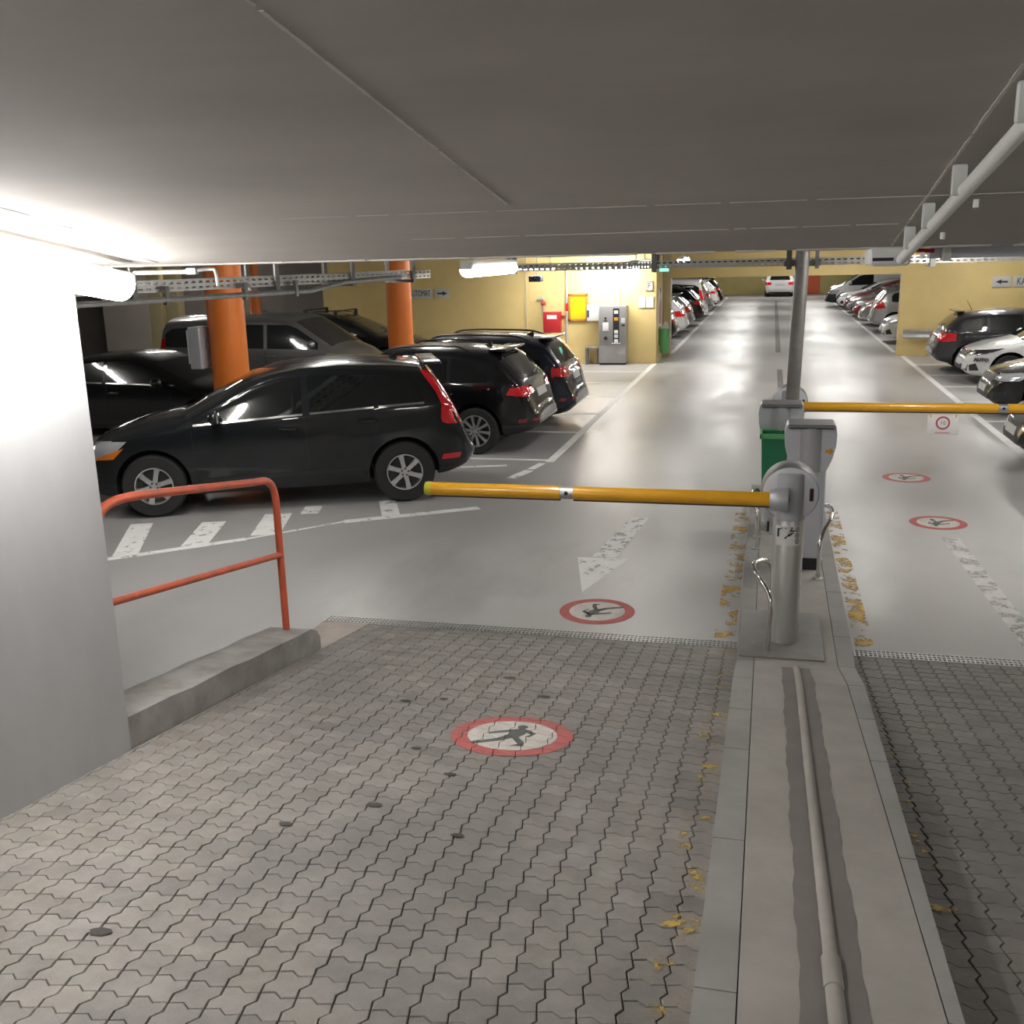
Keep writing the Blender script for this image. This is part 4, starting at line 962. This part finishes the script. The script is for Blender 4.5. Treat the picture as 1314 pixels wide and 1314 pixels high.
def car(name, label, cat, d, pt, x, y, head, group=None, detail=2, **ex):
    d = {**d, **ex}; S = Shape(d); vs, fs = S.mesh(); bvh = BVHTree.FromPolygons(vs, fs); hwm = max(p[1] for p in d['plan'])
    t = thing(name, label, cat, (x, y, 0), head, group)
    b = MB(); b.add(vs, fs); body = b.build('body', pt, None)
    # wheel arches
    r, wb = d['r'], d['wb']; ra = r + d.get('gap', .045)
    c = MB()
    for sx in (-1, 1):
        for sy in (-1, 1): c.lathe([(ra, sy * (hwm - .34)), (ra, sy * (hwm + .2))], (sx * wb / 2, 0, r + .005), 'Y', 40)
    cut = c.build('cut', 'under')
    mo = body.modifiers.new('b', 'BOOLEAN'); mo.operation = 'DIFFERENCE'; mo.object = cut; mo.solver = 'EXACT'
    me = bpy.data.meshes.new_from_object(body.evaluated_get(bpy.context.evaluated_depsgraph_get()))
    body.modifiers.clear(); body.data = me; bpy.data.objects.remove(cut); body.parent = t
    me.materials.clear()
    for k in (pt, 'under', d.get('clad_m', 'clad')): me.materials.append(M[k])
    cz_ = d.get('clad', 0)
    for p in me.polygons:
        cc = p.center; p.material_index = 0
        if min(math.hypot(cc.x - s * wb / 2, cc.z - r - .005) for s in (-1, 1)) < ra + .003 or p.normal.z < -.8 and cc.z < .5: p.material_index = 1
        elif cc.z < cz_ + (.0 if abs(cc.x) < wb / 2 + ra else d.get('clad_end', 0)): p.material_index = 2
        p.use_smooth = True
    me.set_sharp_from_angle(angle=R(40))
    # glass
    splits = d['panes']
    for sd in ('L', 'R'):
        for i, (xa, xb) in enumerate(splits):
            A = []; B = []
            for k in range(13):
                xx = xa + (xb - xa) * k / 12; zl = S.d.get('wl', .03) + sm(d['belt'], xx, .1); zu = S.top(xx) - d.get('wu', .115)
                cur = d.get('curve')
                if cur: zu = min(zu, interp(cur, xx))
                A.append((xx, zl)); B.append((xx, max(zl + .004, zu)))
            b = MB(); patch(b, bvh, A, B, sd, 14, 5, .004); w_ = b.build('side_window', d.get('glass', 'glass_dark'), t)
            if detail > 1 and d.get('chrome_trim'):
                b = MB(); patch(b, bvh, [(p, q - .018) for p, q in A], [(p, q + .004) for p, q in A], sd, 14, 1, .007); b.build('window_trim', 'chrome', w_)
    xa, xb = d['ws']; A = []; B = []
    for k in range(9):
        xx = xa + (xb - xa) * k / 8; yy = S.W(xx, S.top(xx) - .055) * .93; A.append((xx, -yy)); B.append((xx, yy))
    b = MB(); patch(b, bvh, A, B, 'T', 10, 12, .004); b.build('windshield', d.get('glass', 'glass_dark'), t)
    za, zb, ya, yb = d['rw']
    b = MB(); patch(b, bvh, [(-ya * .96, za), (-ya, za + .04), (-yb, zb - .03), (-yb * .93, zb)], [(ya * .96, za), (ya, za + .04), (yb, zb - .03), (yb * .93, zb)], 'B', 8, 12, .004); b.build('rear_window', 'glass_dark', t)
    # lamps
    def lampset(nm, spec, m):
        for s in (1, -1):
            b = MB(); mats = []
            for pr, A, B, mm in spec:
                if mm not in mats: mats.append(mm)
                oo = .006 + .003 * len(mats)
                if pr == 'S': patch(b, bvh, A, B, 'L' if s > 0 else 'R', 10, 4, oo, mats.index(mm))
                else: patch(b, bvh, [(s * p, q) for p, q in A], [(s * p, q) for p, q in B], pr, 8, 4, oo, mats.index(mm))
            b.build(nm, mats, t, angle=50)
    lampset('headlight', d['hl'], 'lamp_glass'); lampset('tail_light', d['tl'], 'tail_red')
    # black or chrome patches on the ends
    for nm, pr, A, B, m in d.get('patches', ()):
        b = MB(); patch(b, bvh, A, B, pr, 10, 6, .005); b.build(nm, m, t)
    for pr, zc, m in d.get('plates', (('B', .80, 'plate_white'), ('F', .45, 'plate_white'))):
        b = MB(); patch(b, bvh, [(-.26, zc - .055), (-.26, zc + .055)], [(.26, zc - .055), (.26, zc + .055)], pr, 2, 6, .012); b.build('license_plate', m, t)
    # wheels
    wm, rm = wheel_mesh(r, d.get('tw', .22), d.get('spokes', 5), d.get('rimf', .66), d.get('darkrim', False))
    for sx in (-1, 1):
        for sy in (-1, 1):
            o = bpy.data.objects.new('wheel', wm); COL.objects.link(o); o.parent = t; o.location = (sx * wb / 2, sy * (hwm - .125), r); o.rotation_euler = (0, .3 * sx + .5 * sy, 0 if sy > 0 else math.pi)
            q = bpy.data.objects.new('rim', rm); COL.objects.link(q); q.parent = o
    # mirrors
    mx, mz = d['mirror']
    for s in (1, -1):
        yy = S.W(mx, mz - .03); b = MB()
        bb = bmesh.new(); bmesh.ops.create_icosphere(bb, subdivisions=3, radius=1.)
        for v in bb.verts:
            q = v.co; v.co = Vector((mx + q.x * .085 * (1 if q.x > 0 else .35), s * (yy + .13 + q.y * .115), mz + .05 + q.z * .075))
        b.bm(bb); b.tube([(mx + .02, s * (yy - .02), mz - .01), (mx + .02, s * (yy + .08), mz + .02)], .022, 8); mo_ = b.build('wing_mirror', d.get('mirror_m', pt), t)
        if detail > 1: MB().box((mx - .032, s * (yy + .135), mz + .05), (.006, .17, .10), .002).build('mirror_glass', 'lamp_glass', mo_)
    if detail > 1:
        for hx, hz in d.get('handles', ()):
            for sd, s in (('L', 1), ('R', -1)):
                yy = S.W(hx, hz); b = MB(); b.tube([(hx - .10, s * (yy + .0), hz), (hx - .08, s * (yy + .028), hz + .002), (hx + .07, s * (yy + .030), hz + .004), (hx + .10, s * (yy + .002), hz + .004)], .014, 8); b.build('door_handle', d.get('handle_m', pt), t)
        for i, pl in enumerate(d.get('seams', ())):
            for sd in 'LR':
                b = MB(); patch(b, bvh, [(p - .004, q) for p, q in pl], [(p + .004, q) for p, q in pl], sd, 10, 1, .0015, 0, .004); b.build('door_seam', 'under', t)
        for pl, m, hh in d.get('strips', ()):
            for sd in 'LR':
                b = MB(); patch(b, bvh, pl, [(p, q + hh) for p, q in pl], sd, 12, 2, .010); b.build('door_strip', m, t)
    if d.get('rails'):
        xa, xb, m = d['rails']
        for s in (1, -1):
            pts = []
            for k in range(9):
                xx = xa + (xb - xa) * k / 8; zt = S.top(xx); yy = S.W(xx, zt - .05) * .97
                pts.append((xx, s * yy, zt - .05 + (.055 if 0 < k < 8 else .0)))
            MB().tube(smooth_path(pts, 3), .015, 8).build('roof_rail', m, t)
    if d.get('bars'):
        for xx in d['bars']:
            zt = S.top(xx); yy = S.W(xx, zt - .06)
            bo = MB().box((xx, 0, zt + .09), (.05, 2 * yy + .06, .03), .008).build('roof_bar', 'black_plastic', t)
            for s in (1, -1): MB().box((xx, s * (yy - .02), zt + .02), (.09, .06, .14), .012).build('bar_foot', 'black_plastic', bo)
    if d.get('antenna'):
        xx, kind = d['antenna']; zt = S.top(xx)
        if kind == 'fin': MB().prism([(-.08, -.01), (.09, -.01), (.01, .02), (-.06, .055)], .03, (xx, .015, zt)).build('roof_antenna', pt, t)
        else: MB().tube([(xx, 0, zt - .01), (xx - .12, 0, zt + .20)], [.008, .004], 6).build('roof_antenna', 'black_plastic', t)
    if d.get('spoiler'):
        xx, zz, ww, lx = d['spoiler']; b = MB(); b.box((xx, 0, zz), (lx, ww * 2, .035), .014, seg=3); b.build('roof_spoiler', pt, t)
    if d.get('exhaust'):
        b = MB(); b.tube([(S.x0 + .12, d['exhaust'], .27), (S.x0 - .02, d['exhaust'], .26)], .032, 12); b.build('exhaust_pipe', 'chrome', t)
    if d.get('wiper'):
        xx, zz = d['wiper']; b = MB(); patch(b, bvh, [(-.02, zz), (-.30, zz + .03)], [(-.02, zz + .02), (-.30, zz + .045)], 'B', 6, 1, .014); b.build('rear_wiper', 'black_plastic', t)
    return t
# --- shapes (x forward from the middle of the wheelbase, z up, metres)
SUV = dict(wb=2.80, r=.355, tw=.235, spokes=6, rimf=.60, gap=.055, rc=.15, tum=.36,
    top=[(-2.28, .54), (-2.25, .68), (-2.16, .74), (-2.10, .98), (-2.0, 1.16), (-1.80, 1.50), (-1.66, 1.565), (-1.1, 1.63), (-.55, 1.655), (-.1, 1.62), (.22, 1.535), (1.10, 1.10), (1.55, 1.02), (2.02, .88), (2.18, .74), (2.28, .48)],
    bot=[(-2.28, .50), (-2.17, .38), (-1.92, .30), (-1.1, .24), (1.1, .22), (1.95, .24), (2.28, .30)], belt=[(-2.2, 1.14), (-1.2, 1.105), (0, 1.04), (1.1, .98), (2.2, .80)],
    plan=[(-2.28, .60), (-2.2, .73), (-2.05, .83), (-1.8, .89), (-1.1, .93), (.6, .93), (1.4, .925), (1.85, .87), (2.12, .73), (2.28, .52)],
    panes=[(-1.66, -1.14), (-1.08, -.36), (-.28, .92)], curve=[(-1.8, 1.2), (-1.62, 1.34), (-1.45, 1.43), (-1.2, 1.475), (-.6, 1.50), (0, 1.49), (.3, 1.42)], wl=.035, ws=(.28, 1.08), rw=(1.17, 1.46, .66, .56), chrome_trim=True, 
    mirror=(.66, 1.06), handles=((-.12, .93), (-1.0, .98)), seams=([(.92, .36), (.95, .98)], [(-.32, .34), (-.30, 1.04)], [(-1.06, .36), (-.98, .6), (-1.12, .9), (-1.10, 1.1)]), antenna=(-1.35, 'fin'), spoiler=(-1.80, 1.565, .58, .22), clad=.40,
    strips=(([(-.95, .40), (.88, .36)], 'clad', .05), ([(-1.62, 1.525), (-1.3, 1.565), (-.7, 1.59), (-.2, 1.565), (.22, 1.475), (.6, 1.30), (1.0, 1.09)], 'chrome', .018)),
    hl=[('F', [(.48, .70), (.52, .83)], [(.80, .66), (.80, .87)], 'lamp_glass'), ('S', [(1.84, .70), (1.92, .69), (2.12, .68)], [(1.64, .87), (1.90, .86), (2.12, .82)], 'lamp_glass'), ('S', [(1.80, .68), (2.06, .665)], [(1.68, .80), (1.86, .74)], 'lamp_orange')],
    tl=[('S', [(-1.64, 1.50), (-1.80, 1.27), (-1.86, 1.12), (-1.84, .93), (-1.92, .89)], [(-1.77, 1.50), (-1.97, 1.27), (-2.08, 1.10), (-2.14, .95), (-2.14, .89)], 'tail_red'), ('B', [(.62, .92), (.66, 1.12), (.66, 1.34), (.60, 1.5)], [(.86, .92), (.84, 1.12), (.78, 1.34), (.68, 1.5)], 'tail_red')],
    patches=[('grille', 'F', [(-.38, .66), (-.40, .80)], [(.38, .66), (.40, .80)], 'clad'), ('lower_intake', 'F', [(-.6, .34), (-.62, .46)], [(.6, .34), (.62, .46)], 'clad'), ('bumper_reflector', 'L', [(-2.06, .475), (-1.84, .475)], [(-2.08, .535), (-1.86, .535)], 'tail_red')])
SUVB = dict(SUV, wb=2.67, r=.34, spokes=10, rimf=.68,
    top=[(-2.22, .48), (-2.20, .66), (-2.13, .71), (-2.09, .95), (-2.01, 1.06), (-1.66, 1.41), (-1.5, 1.465), (-1.0, 1.51), (-.3, 1.525), (.1, 1.47), (.38, 1.37), (1.12, 1.03), (1.6, .96), (2.0, .84), (2.14, .68), (2.2, .44)],
    bot=[(-2.22, .44), (-2.12, .34), (-1.9, .28), (-1.1, .21), (1.1, .2), (1.9, .22), (2.1, .25), (2.2, .34)], belt=[(-2.2, 1.02), (-1.0, .985), (1.1, .93), (2.2, .75)],
    plan=[(-2.22, .58), (-2.14, .72), (-2.0, .82), (-1.7, .885), (-1, .905), (.6, .905), (1.4, .90), (1.8, .85), (2.05, .72), (2.2, .5)],
    panes=[(-1.52, -.98), (-.92, -.30), (-.24, .9)], curve=[(-1.55, 1.13), (-1.4, 1.26), (-1.15, 1.35), (-.5, 1.395), (.2, 1.37)], ws=(.42, 1.09), rw=(1.05, 1.38, .62, .54), mirror=(.68, .98), handles=((-.12, .84), (-.92, .87)),
    seams=([(.88, .34), (.92, .92)], [(-.27, .33), (-.26, .95)], [(-.96, .36), (-.9, .6), (-1.0, .8), (-.98, .98)]), spoiler=(-1.60, 1.455, .56, .26), rails=(-1.2, .15, 'black_plastic'), chrome_trim=False, antenna=(-1.3, 'fin'), strips=(), clad=.37, clad_end=.06,
    tl=[('S', [(-1.80, .86), (-2.08, .83)], [(-1.86, .96), (-2.09, .97)], 'tail_red'), ('B', [(.40, .86), (.38, .93)], [(.84, .83), (.82, .975)], 'tail_red')],
    patches=[('grille', 'F', [(-.3, .6), (-.3, .78)], [(.3, .6), (.3, .78)], 'clad'), ('bumper_reflector', 'B', [(.42, .47), (.42, .50)], [(.70, .47), (.70, .51)], 'tail_deep'), ('bumper_reflector', 'L', [(-2.06, .46), (-1.95, .46)], [(-2.08, .51), (-1.97, .51)], 'tail_deep')], plates=(('B', .83, 'plate_white'), ('F', .45, 'plate_white')), wiper=(.0, 1.08))
MPV = dict(SUVB, wb=2.68, r=.325, rimf=.66, clad=.0, tum=.26,
    top=[(-2.20, .46), (-2.18, .62), (-2.11, .67), (-2.07, .95), (-2.0, 1.05), (-1.73, 1.40), (-1.55, 1.455), (-1.0, 1.50), (-.2, 1.52), (.25, 1.48), (.6, 1.36), (1.3, 1.02), (1.75, .90), (2.05, .76), (2.15, .6), (2.2, .42)],
    panes=[(-1.66, -1.12), (-1.06, -.32), (-.25, .98)], curve=[(-1.72, 1.22), (-1.6, 1.33), (-1.3, 1.38), (-.5, 1.41), (.3, 1.38)], ws=(.64, 1.26), rw=(1.06, 1.38, .66, .58), mirror=(.9, .96), spoiler=(-1.68, 1.44, .56, .22), rails=(-1.45, .35, 'black_plastic'), bot=[(-2.2, .40), (-2.1, .29), (-1.9, .24), (-1.1, .19), (1.1, .18), (1.9, .2), (2.2, .25)],
    tl=[('S', [(-1.84, .88), (-2.05, .85)], [(-1.84, .99), (-2.06, 1.01)], 'tail_red'), ('B', [(.50, .86), (.50, 1.0)], [(.86, .85), (.85, 1.02)], 'tail_red')], plates=(('B', .82, 'plate_white'), ('F', .42, 'plate_white')), wiper=(0, 1.08))
HATCH = dict(SUVB, wb=2.60, r=.31, rimf=.66, clad=0, spokes=5, tum=.36, rails=None,
    top=[(-2.06, .44), (-2.04, .60), (-1.98, .65), (-1.94, .90), (-1.86, 1.0), (-1.52, 1.30), (-1.38, 1.345), (-.9, 1.385), (-.2, 1.395), (.15, 1.34), (.42, 1.25), (1.12, .92), (1.55, .84), (1.92, .73), (2.03, .64), (2.08, .54), (2.12, .42)],
    bot=[(-2.06, .40), (-1.97, .28), (-1.7, .22), (-1, .17), (1.1, .16), (1.8, .18), (2.02, .21), (2.12, .30)], belt=[(-2.1, .96), (-1.0, .90), (1.1, .85), (2.1, .66)],
    plan=[(-2.06, .56), (-1.98, .70), (-1.85, .79), (-1.6, .86), (-1, .885), (.6, .885), (1.3, .88), (1.7, .83), (1.98, .68), (2.12, .46)],
    panes=[(-1.42, -1.0), (-.94, -.30), (-.22, .95)], curve=[(-1.45, 1.03), (-1.32, 1.16), (-1.1, 1.23), (-.4, 1.275), (.3, 1.24)], ws=(.46, 1.08), rw=(1.0, 1.27, .60, .52), mirror=(.75, .90), handles=((-.1, .76), (-.9, .79)), seams=([(.86, .3), (.92, .84)], [(-.26, .3), (-.25, .87)]), spoiler=(-1.52, 1.335, .52, .18), antenna=(-1.2, 'rod'), wiper=(0, 1.02),
    hl=[('F', [(.42, .60), (.46, .68)], [(.78, .60), (.76, .74)], 'lamp_glass'), ('S', [(1.72, .61), (2.0, .59)], [(1.52, .75), (1.98, .69)], 'lamp_glass')],
    tl=[('S', [(-1.62, .72), (-1.89, .70)], [(-1.62, .88), (-1.90, .90)], 'tail_red'), ('B', [(.50, .72), (.50, .86)], [(.83, .70), (.80, .90)], 'tail_red')],
    patches=[('grille', 'F', [(-.40, .56), (-.42, .66)], [(.40, .56), (.42, .66)], 'clad'), ('grille_bar', 'F', [(-.40, .662), (-.40, .682)], [(.40, .662), (.40, .682)], 'chrome'), ('lower_intake', 'F', [(-.55, .26), (-.60, .40)], [(.55, .26), (.60, .40)], 'clad'), ('fog_lamp_recess', 'F', [(.62, .28), (.62, .40)], [(.74, .30), (.72, .44)], 'clad'), ('fog_lamp_recess', 'F', [(-.62, .28), (-.62, .40)], [(-.74, .30), (-.72, .44)], 'clad')], plates=(('B', .72, 'plate_white'), ('F', .43, 'plate_white')))
MINI_MPV = dict(HATCH, tum=.30, top=[(-2.06, .38), (-2.03, .58), (-1.96, .64), (-1.93, .95), (-1.85, 1.05), (-1.58, 1.40), (-1.45, 1.455), (-.9, 1.49), (-.1, 1.49), (.3, 1.42), (.6, 1.30), (1.3, .98), (1.65, .86), (1.95, .70), (2.06, .56), (2.12, .38)], belt=[(-2.1, 1.02), (-1, .94), (1.1, .88), (2.1, .66)], curve=[(-1.5, 1.1), (-1.35, 1.27), (-1.1, 1.33), (-.4, 1.37), (.4, 1.34)], ws=(.64, 1.26), rw=(1.06, 1.37, .60, .52), spoiler=(-1.58, 1.44, .52, .16), mirror=(.9, .94), rails=(-1.3, .2, 'chrome'),
    tl=[('S', [(-1.60, .80), (-1.90, .78)], [(-1.68, 1.0), (-1.91, 1.03)], 'tail_red'), ('B', [(.52, .80), (.56, 1.0)], [(.83, .78), (.80, 1.03)], 'tail_red')])
SEDAN = dict(HATCH, wb=2.75, top=[(-2.35, .4), (-2.3, .86), (-2.2, .93), (-1.9, .97), (-1.0, 1.31), (-.7, 1.36), (-.1, 1.385), (.2, 1.34), (.45, 1.26), (1.15, .95), (1.6, .88), (1.98, .76), (2.1, .6), (2.2, .4)], belt=[(-2.3, .90), (-1, .91), (1.1, .86), (2.2, .68)],
    plan=[(-2.35, .62), (-2.2, .78), (-1.7, .87), (-1, .90), (.6, .90), (1.4, .89), (1.8, .84), (2.05, .70), (2.2, .48)], panes=[(-.98, -.32), (-.25, .98)], curve=[(-1.3, .93), (-1.05, 1.08), (-.7, 1.22), (-.2, 1.26), (.3, 1.24)], rw=(1.0, 1.28, .6, .5), ws=(.5, 1.12), spoiler=None, wiper=None, bot=[(-2.35, .3), (-1.8, .22), (-1, .17), (1.1, .16), (1.8, .18), (2.2, .24)])
VAN = dict(HATCH, wb=3.05, r=.33, tum=.16, rc=.13, top=[(-2.42, .4), (-2.39, .66), (-2.34, .72), (-2.30, 1.05), (-2.18, 1.62), (-2.05, 1.70), (-1.0, 1.745), (.2, 1.73), (.75, 1.66), (1.62, 1.10), (1.9, 1.0), (2.2, .80), (2.32, .58), (2.36, .4)],
    bot=[(-2.42, .32), (-2, .26), (-1, .22), (1.1, .2), (2, .22), (2.36, .26)], belt=[(-2.4, 1.06), (1.2, 1.0), (1.6, .97), (2.3, .74)], plan=[(-2.42, .74), (-2.3, .85), (-2, .92), (-1, .94), (.8, .94), (1.5, .93), (1.9, .88), (2.2, .74), (2.36, .52)],
    panes=[(-2.12, -1.05), (-.97, .15), (.23, 1.35)], curve=[(-2.2, 1.2), (-2.1, 1.38), (-1.95, 1.46), (-.6, 1.54), (.7, 1.52), (1.0, 1.42)], ws=(.82, 1.6), rw=(1.12, 1.58, .70, .64), mirror=(1.25, 1.10), handles=((.3, .9), (-.85, .95)), seams=([(.19, .3), (.19, 1.0)], [(-1.0, .3), (-1.0, 1.0)]), spoiler=None, rails=None, wiper=None, antenna=(-.2, 'fin'), chrome_trim=False,
    hl=[('F', [(.42, .64), (.46, .76)], [(.82, .64), (.80, .84)], 'lamp_glass'), ('S', [(1.85, .64), (2.2, .62)], [(1.75, .84), (2.15, .76)], 'lamp_glass')],
    tl=[('S', [(-2.16, .86), (-2.30, .86)], [(-2.10, 1.26), (-2.21, 1.26)], 'tail_red'), ('B', [(.70, .86), (.70, 1.24)], [(.84, .86), (.79, 1.24)], 'tail_red')], plates=(('B', .6, 'plate_white'), ('F', .42, 'plate_white')))
CARGO = dict(VAN, panes=[(.23, 1.35)], clad=.46, clad_end=.25, rw=(1.12, 1.58, .70, .64))
PI = math.pi
# left block
car('suv', 'charcoal SUV parked askew, nearest car at the left', 'car', SUV, 'pt_charcoal', -5.70, 11.24, R(-156.1))
car('suv', 'black compact SUV with red tail lights right behind the charcoal SUV', 'car', SUVB, 'pt_black', -5.36, 14.82, PI - R(1))
car('people_carrier', 'dark navy people carrier, third in the left row by the aisle', 'car', MPV, 'pt_navy', -5.22, 16.98, PI)
car('sedan', 'glossy black car half hidden by the pale ramp wall', 'car', SEDAN, 'pt_black', -10.15, 15.36, 0., chrome_trim=True)
car('van', 'silver grey passenger van behind the thick orange column', 'van', VAN, 'pt_grey', -10.15, 20.1, 0., glass='glass_mid')
car('suv', 'black SUV with roof bars beside the yellow wall', 'car', SUVB, 'pt_black', -10.25, 24.0, 0., bars=(-.75, .05), rails=(-1.2, .15, 'chrome'), glass='glass_mid')
# right block
car('hatchback', 'dark grey hatchback, rear to the aisle, below the right yellow wall', 'car', HATCH, 'pt_dgrey', 5.62, 25.25, 0., wu=.12)
z = car('hatchback', 'white electric hatchback lettered AUTO, nose to the aisle', 'car', HATCH, 'pt_white', 5.98, 23.10, PI, spokes=8,
    hl=[('F', [(.30, .605), (.32, .635)], [(.74, .60), (.72, .69)], 'lamp_dark'), ('S', [(1.74, .635), (1.99, .61)], [(1.42, .755), (1.97, .685)], 'lamp_dark'), ('F', [(.52, .615), (.52, .65)], [(.66, .61), (.65, .665)], 'lamp_glass')])
car('hatchback', 'white hatchback cut by the right frame edge behind the black one', 'car', HATCH, 'pt_white', 7.0, 20.95, PI)
car('hatchback', 'black hatchback with clear headlamps in the right bays', 'car', HATCH, 'pt_black', 5.66, 18.75, PI, spokes=10)
car('hatchback', 'dark blue car nosing in at the lower right frame edge', 'car', HATCH, 'pt_navy', 5.22, 14.35, PI)
# far hall, right row
car('hatchback', 'white hatchback with black grille just beyond the right yellow wall', 'car', HATCH, 'pt_white', 5.33, 32.7, PI, detail=1)
car('small_people_carrier', 'silver people carrier, its red tail lamp to the aisle', 'car', MINI_MPV, 'pt_silver', 5.33, 37.4, 0., detail=1)
car('estate_car', 'light grey car with roof rails behind the silver people carrier', 'car', MPV, 'pt_silver', 5.4, 40.4, PI, detail=1, rails=(-1.45, .35, 'chrome'))
car('hatchback', 'dark red car, nearer of two in the far right row', 'car', HATCH, 'pt_red', 5.3, 43.2, PI, detail=1)
car('hatchback', 'pale silver small car between the two dark red ones', 'car', HATCH, 'pt_silver', 5.25, 45.8, PI, detail=1)
car('hatchback', 'dark red car beside the far white hatchback', 'car', HATCH, 'pt_red', 5.3, 48.4, PI, detail=1)
car('hatchback', 'white hatchback parked against the far white van', 'car', HATCH, 'pt_white', 5.15, 51.0, PI, detail=1)
car('cargo_van', 'white delivery van with black bumper in the far right row', 'van', CARGO, 'pt_white', 5.0, 53.8, PI, detail=1)
car('estate_car', 'dark olive car past the white delivery van', 'car', MPV, 'pt_olive', 5.2, 59.5, PI, detail=1)
# far hall, left row
car('hatchback', 'low dark brown car first beyond the beige pillar', 'car', HATCH, 'pt_brown', -4.82, 32.5, PI, detail=1)
car('hatchback', 'white small hatchback second beyond the beige pillar', 'car', HATCH, 'pt_white', -4.72, 35.3, PI, detail=1)
car('hatchback', 'silver hatchback between white small car and black SUV', 'car', HATCH, 'pt_silver', -4.70, 37.9, PI, detail=1)
car('suv', 'black SUV in the far left row', 'car', SUVB, 'pt_black', -4.65, 40.6, PI, detail=1)
v = car('van', 'white van with red round logos in the far left row', 'van', VAN, 'pt_white', -4.95, 43.9, PI, detail=1)
car('estate_car', 'silver estate next to the white logo van', 'car', MPV, 'pt_silver', -4.65, 47.2, PI, detail=1)
car('suv', 'white SUV near the end of the far left row', 'car', SUVB, 'pt_white', -4.6, 51.0, PI, detail=1)
car('people_carrier', 'black people carrier at the end of the far left row', 'car', MPV, 'pt_black', -4.55, 54.6, PI, detail=1)
car('hatchback', 'white hatchback seen from behind at the end wall', 'car', HATCH, 'pt_white', .52, 67.6, R(90), detail=1)
# lettering and logos on bodies
text_mesh('AUTO', .105, 'lettering', 'logo_grey', z, (1.825, .795, .515), ((-.88, 0, .47), (.47, 0, .88), (0, 1, 0)), .02)
for (yy, zz, rr) in ((.35, .98, .18), (-.45, .92, .13)): MB().lathe([(rr, -.004), (rr, .004)], (-2.34, yy, zz), 'X', 20).build('round_logo', 'logo_red', v)
for (xx, zz, rr) in ((-1.9, .85, .22), (-1.3, .75, .15)): MB().lathe([(rr, -.004), (rr, .004)], (xx, .945, zz), 'Y', 20).build('round_logo', 'logo_red', v)
#CARS-END
# ------------------------------------------------------------------ camera, world, view
cam = bpy.data.cameras.new('camera'); co = bpy.data.objects.new('camera', cam); COL.objects.link(co); SC.camera = co
Rm = ((0.97053407, 0.0358426, -0.23828329), (0.2397977, -0.2408386, 0.94047532), (-0.02367873, -0.96990313, -0.24233704))
mw = Matrix(((Rm[0][0], -Rm[0][1], -Rm[0][2], 0), (Rm[1][0], -Rm[1][1], -Rm[1][2], 0), (Rm[2][0], -Rm[2][1], -Rm[2][2], H), (0, 0, 0, 1)))
co.matrix_world = mw
cam.sensor_width = 36; cam.lens = 36 * 1310 / 1314; cam.clip_start = .05; cam.clip_end = 300
w = bpy.data.worlds.new('world'); SC.world = w; w.use_nodes = True
w.node_tree.nodes['Background'].inputs[0].default_value = (.9, .95, 1, 1); w.node_tree.nodes['Background'].inputs[1].default_value = .02
vs = SC.view_settings; vs.view_transform = 'Standard'; vs.look = 'None'; vs.gamma = 1; vs.exposure = 1.05; vs.use_curve_mapping = False
SC.cycles.use_denoising = True
SC.cycles.max_bounces = 8; SC.cycles.diffuse_bounces = 5; SC.cycles.glossy_bounces = 3; SC.cycles.transparent_max_bounces = 8
SC.cycles.sample_clamp_indirect = 6.
